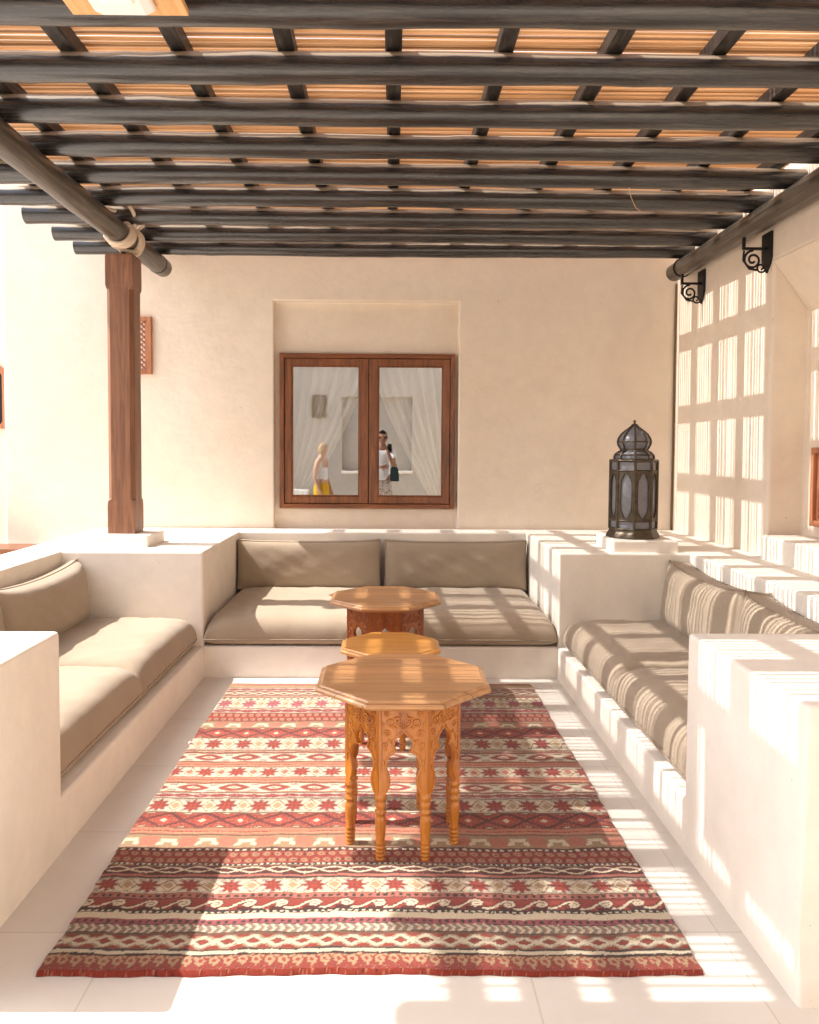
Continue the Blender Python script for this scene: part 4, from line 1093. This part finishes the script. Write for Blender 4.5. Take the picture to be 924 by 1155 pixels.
# sunglasses and beard
sg_ = MB()
for s in (-1, 1):
    sg_.prism([(-.027,-.018),(.027,-.018),(.030,.012),(-.030,.014)], (s*.033, .112, 1.688), (1,0,0), (0,0,1), (0,1,0), .006)
    sg_.tube([(s*.063,.114,1.698),(s*.080,.06,1.695),(s*.081,0,1.688)], .003, 6)
sg_.tube([(-.012,.118,1.694),(.012,.118,1.694)], .003, 6)
sg_.build('sunglasses', M['dark'], man)
# phone held just behind the lens position
ph = empty('phone', (0.0, -.045, 1.50), 'black phone held up by the man mirrored in the right pane', 'phone')
MB().box(-.037,.037,-.005,.004,-.076,.076).build('phone_body', M['dark'], ph, .003)
cm = MB()
for (x_, z_) in ((-.02,.055),(-.02,.035)): cm.tube([(x_, .004, z_), (x_, .0065, z_)], .007, 16)
cm.build('camera_lens', M['iron'], ph)
bg = empty('shoulder_bag', (.085, -.20, .95), 'dark teal bag hanging from the photographing man, mirrored in the right pane', 'bag')
mtb = plain('teal_canvas', (.012,.035,.045), .8)
MB().prism([(-.075,.0),(-.06,-.012),(.06,-.012),(.085,.0),(.075,.20),(.045,.235),(-.045,.235),(-.07,.20)], (0,-.045,0), (1,0,0), (0,0,1), (0,1,0), .09).build('bag_body', mtb, bg, .018, 3)
MB().tube([(-.05,0,.22),(-.04,0,.27),(.0,0,.292),(.04,0,.27),(.05,0,.22)], .007, 8).build('strap', mtb, bg)

wom_p = dict(h=1.575, elL=(-.215,-.03,1.13), wrL=(-.20,.05,.90), paL=(1,0,0), cuL=.35, elR=(.215,-.02,1.13), wrR=(.20,.08,.90), paR=(-1,0,0), cuR=.35, head=0)
yel = plain('mustard_linen', (.66,.40,.03), .9, 0, .1, .08, 6)
wm, S2 = person((-1.185, -.42, 0), -1.15, 'blonde woman in white top and mustard trousers, mirrored in the left pane', wom_p, (.52,.32,.22), shirt_m, yel, plain('blonde_hair', (.42,.29,.15), .6), True)

# ------------------------------------------------------------------ light, sky, camera
EL = math.radians(52.3)
sun = bpy.data.lights.new('sun', 'SUN'); sun.energy = 2.8; sun.angle = math.radians(.42); sun.color = (1, .965, .915)
so = bpy.data.objects.new('sun', sun); col.objects.link(so)
d = Vector((math.cos(EL), -.012, -math.sin(EL)))
so.rotation_euler = d.to_track_quat('-Z', 'Y').to_euler(); so.location = (-6, 3, 8)
w = bpy.data.worlds.new('World'); sc.world = w; w.use_nodes = True; nt = w.node_tree
bgN = nt.nodes['Background']; sky = nt.nodes.new('ShaderNodeTexSky'); sky.sky_type = 'NISHITA'; sky.sun_disc = False
sky.sun_elevation = EL; sky.sun_rotation = math.radians(270); sky.air_density = 1.0; sky.dust_density = 2.5; sky.ozone_density = .6
hs_ = N(nt, 'ShaderNodeHueSaturation', Saturation=.70); nt.links.new(sky.outputs[0], hs_.inputs['Color'])
mw = N(nt, 'ShaderNodeMixRGB', blend_type='MULTIPLY'); mw.inputs[0].default_value = 1; mw.inputs[2].default_value = (1.02,1.0,.97,1)
nt.links.new(hs_.outputs[0], mw.inputs[1]); nt.links.new(mw.outputs[0], bgN.inputs[0]); bgN.inputs[1].default_value = .15

f, yaw, pitch, roll, cx, cy = 862.506, .0095, .0434, .0055, 447.49, 543.31
fwd = Vector((math.sin(yaw), math.cos(yaw), 0)); rt = Vector((math.cos(yaw), -math.sin(yaw), 0)); up = Vector((0,0,1))
f2 = fwd*math.cos(pitch)-up*math.sin(pitch); u2 = up*math.cos(pitch)+fwd*math.sin(pitch)
r3 = rt*math.cos(roll)+u2*math.sin(roll); u3 = u2*math.cos(roll)-rt*math.sin(roll)
cam = bpy.data.cameras.new('camera'); co = bpy.data.objects.new('camera', cam); col.objects.link(co)
mm = Matrix(((r3.x,u3.x,-f2.x),(r3.y,u3.y,-f2.y),(r3.z,u3.z,-f2.z))).to_4x4(); mm.translation = (0,0,1.5)
co.matrix_world = mm
cam.sensor_fit = 'HORIZONTAL'; cam.sensor_width = 36; cam.lens = f/924*36
cam.shift_x = (462-cx)/924; cam.shift_y = (cy-577.5)/924
cam.clip_start = .02; cam.clip_end = 300
sc.camera = co
sc.render.engine = 'CYCLES'
sc.cycles.max_bounces = 10; sc.cycles.diffuse_bounces = 6; sc.cycles.transparent_max_bounces = 12
sc.cycles.sample_clamp_indirect = 8
sc.view_settings.view_transform = 'Standard'; sc.view_settings.look = 'None'; sc.view_settings.gamma = 1
sc.view_settings.exposure = 1.68
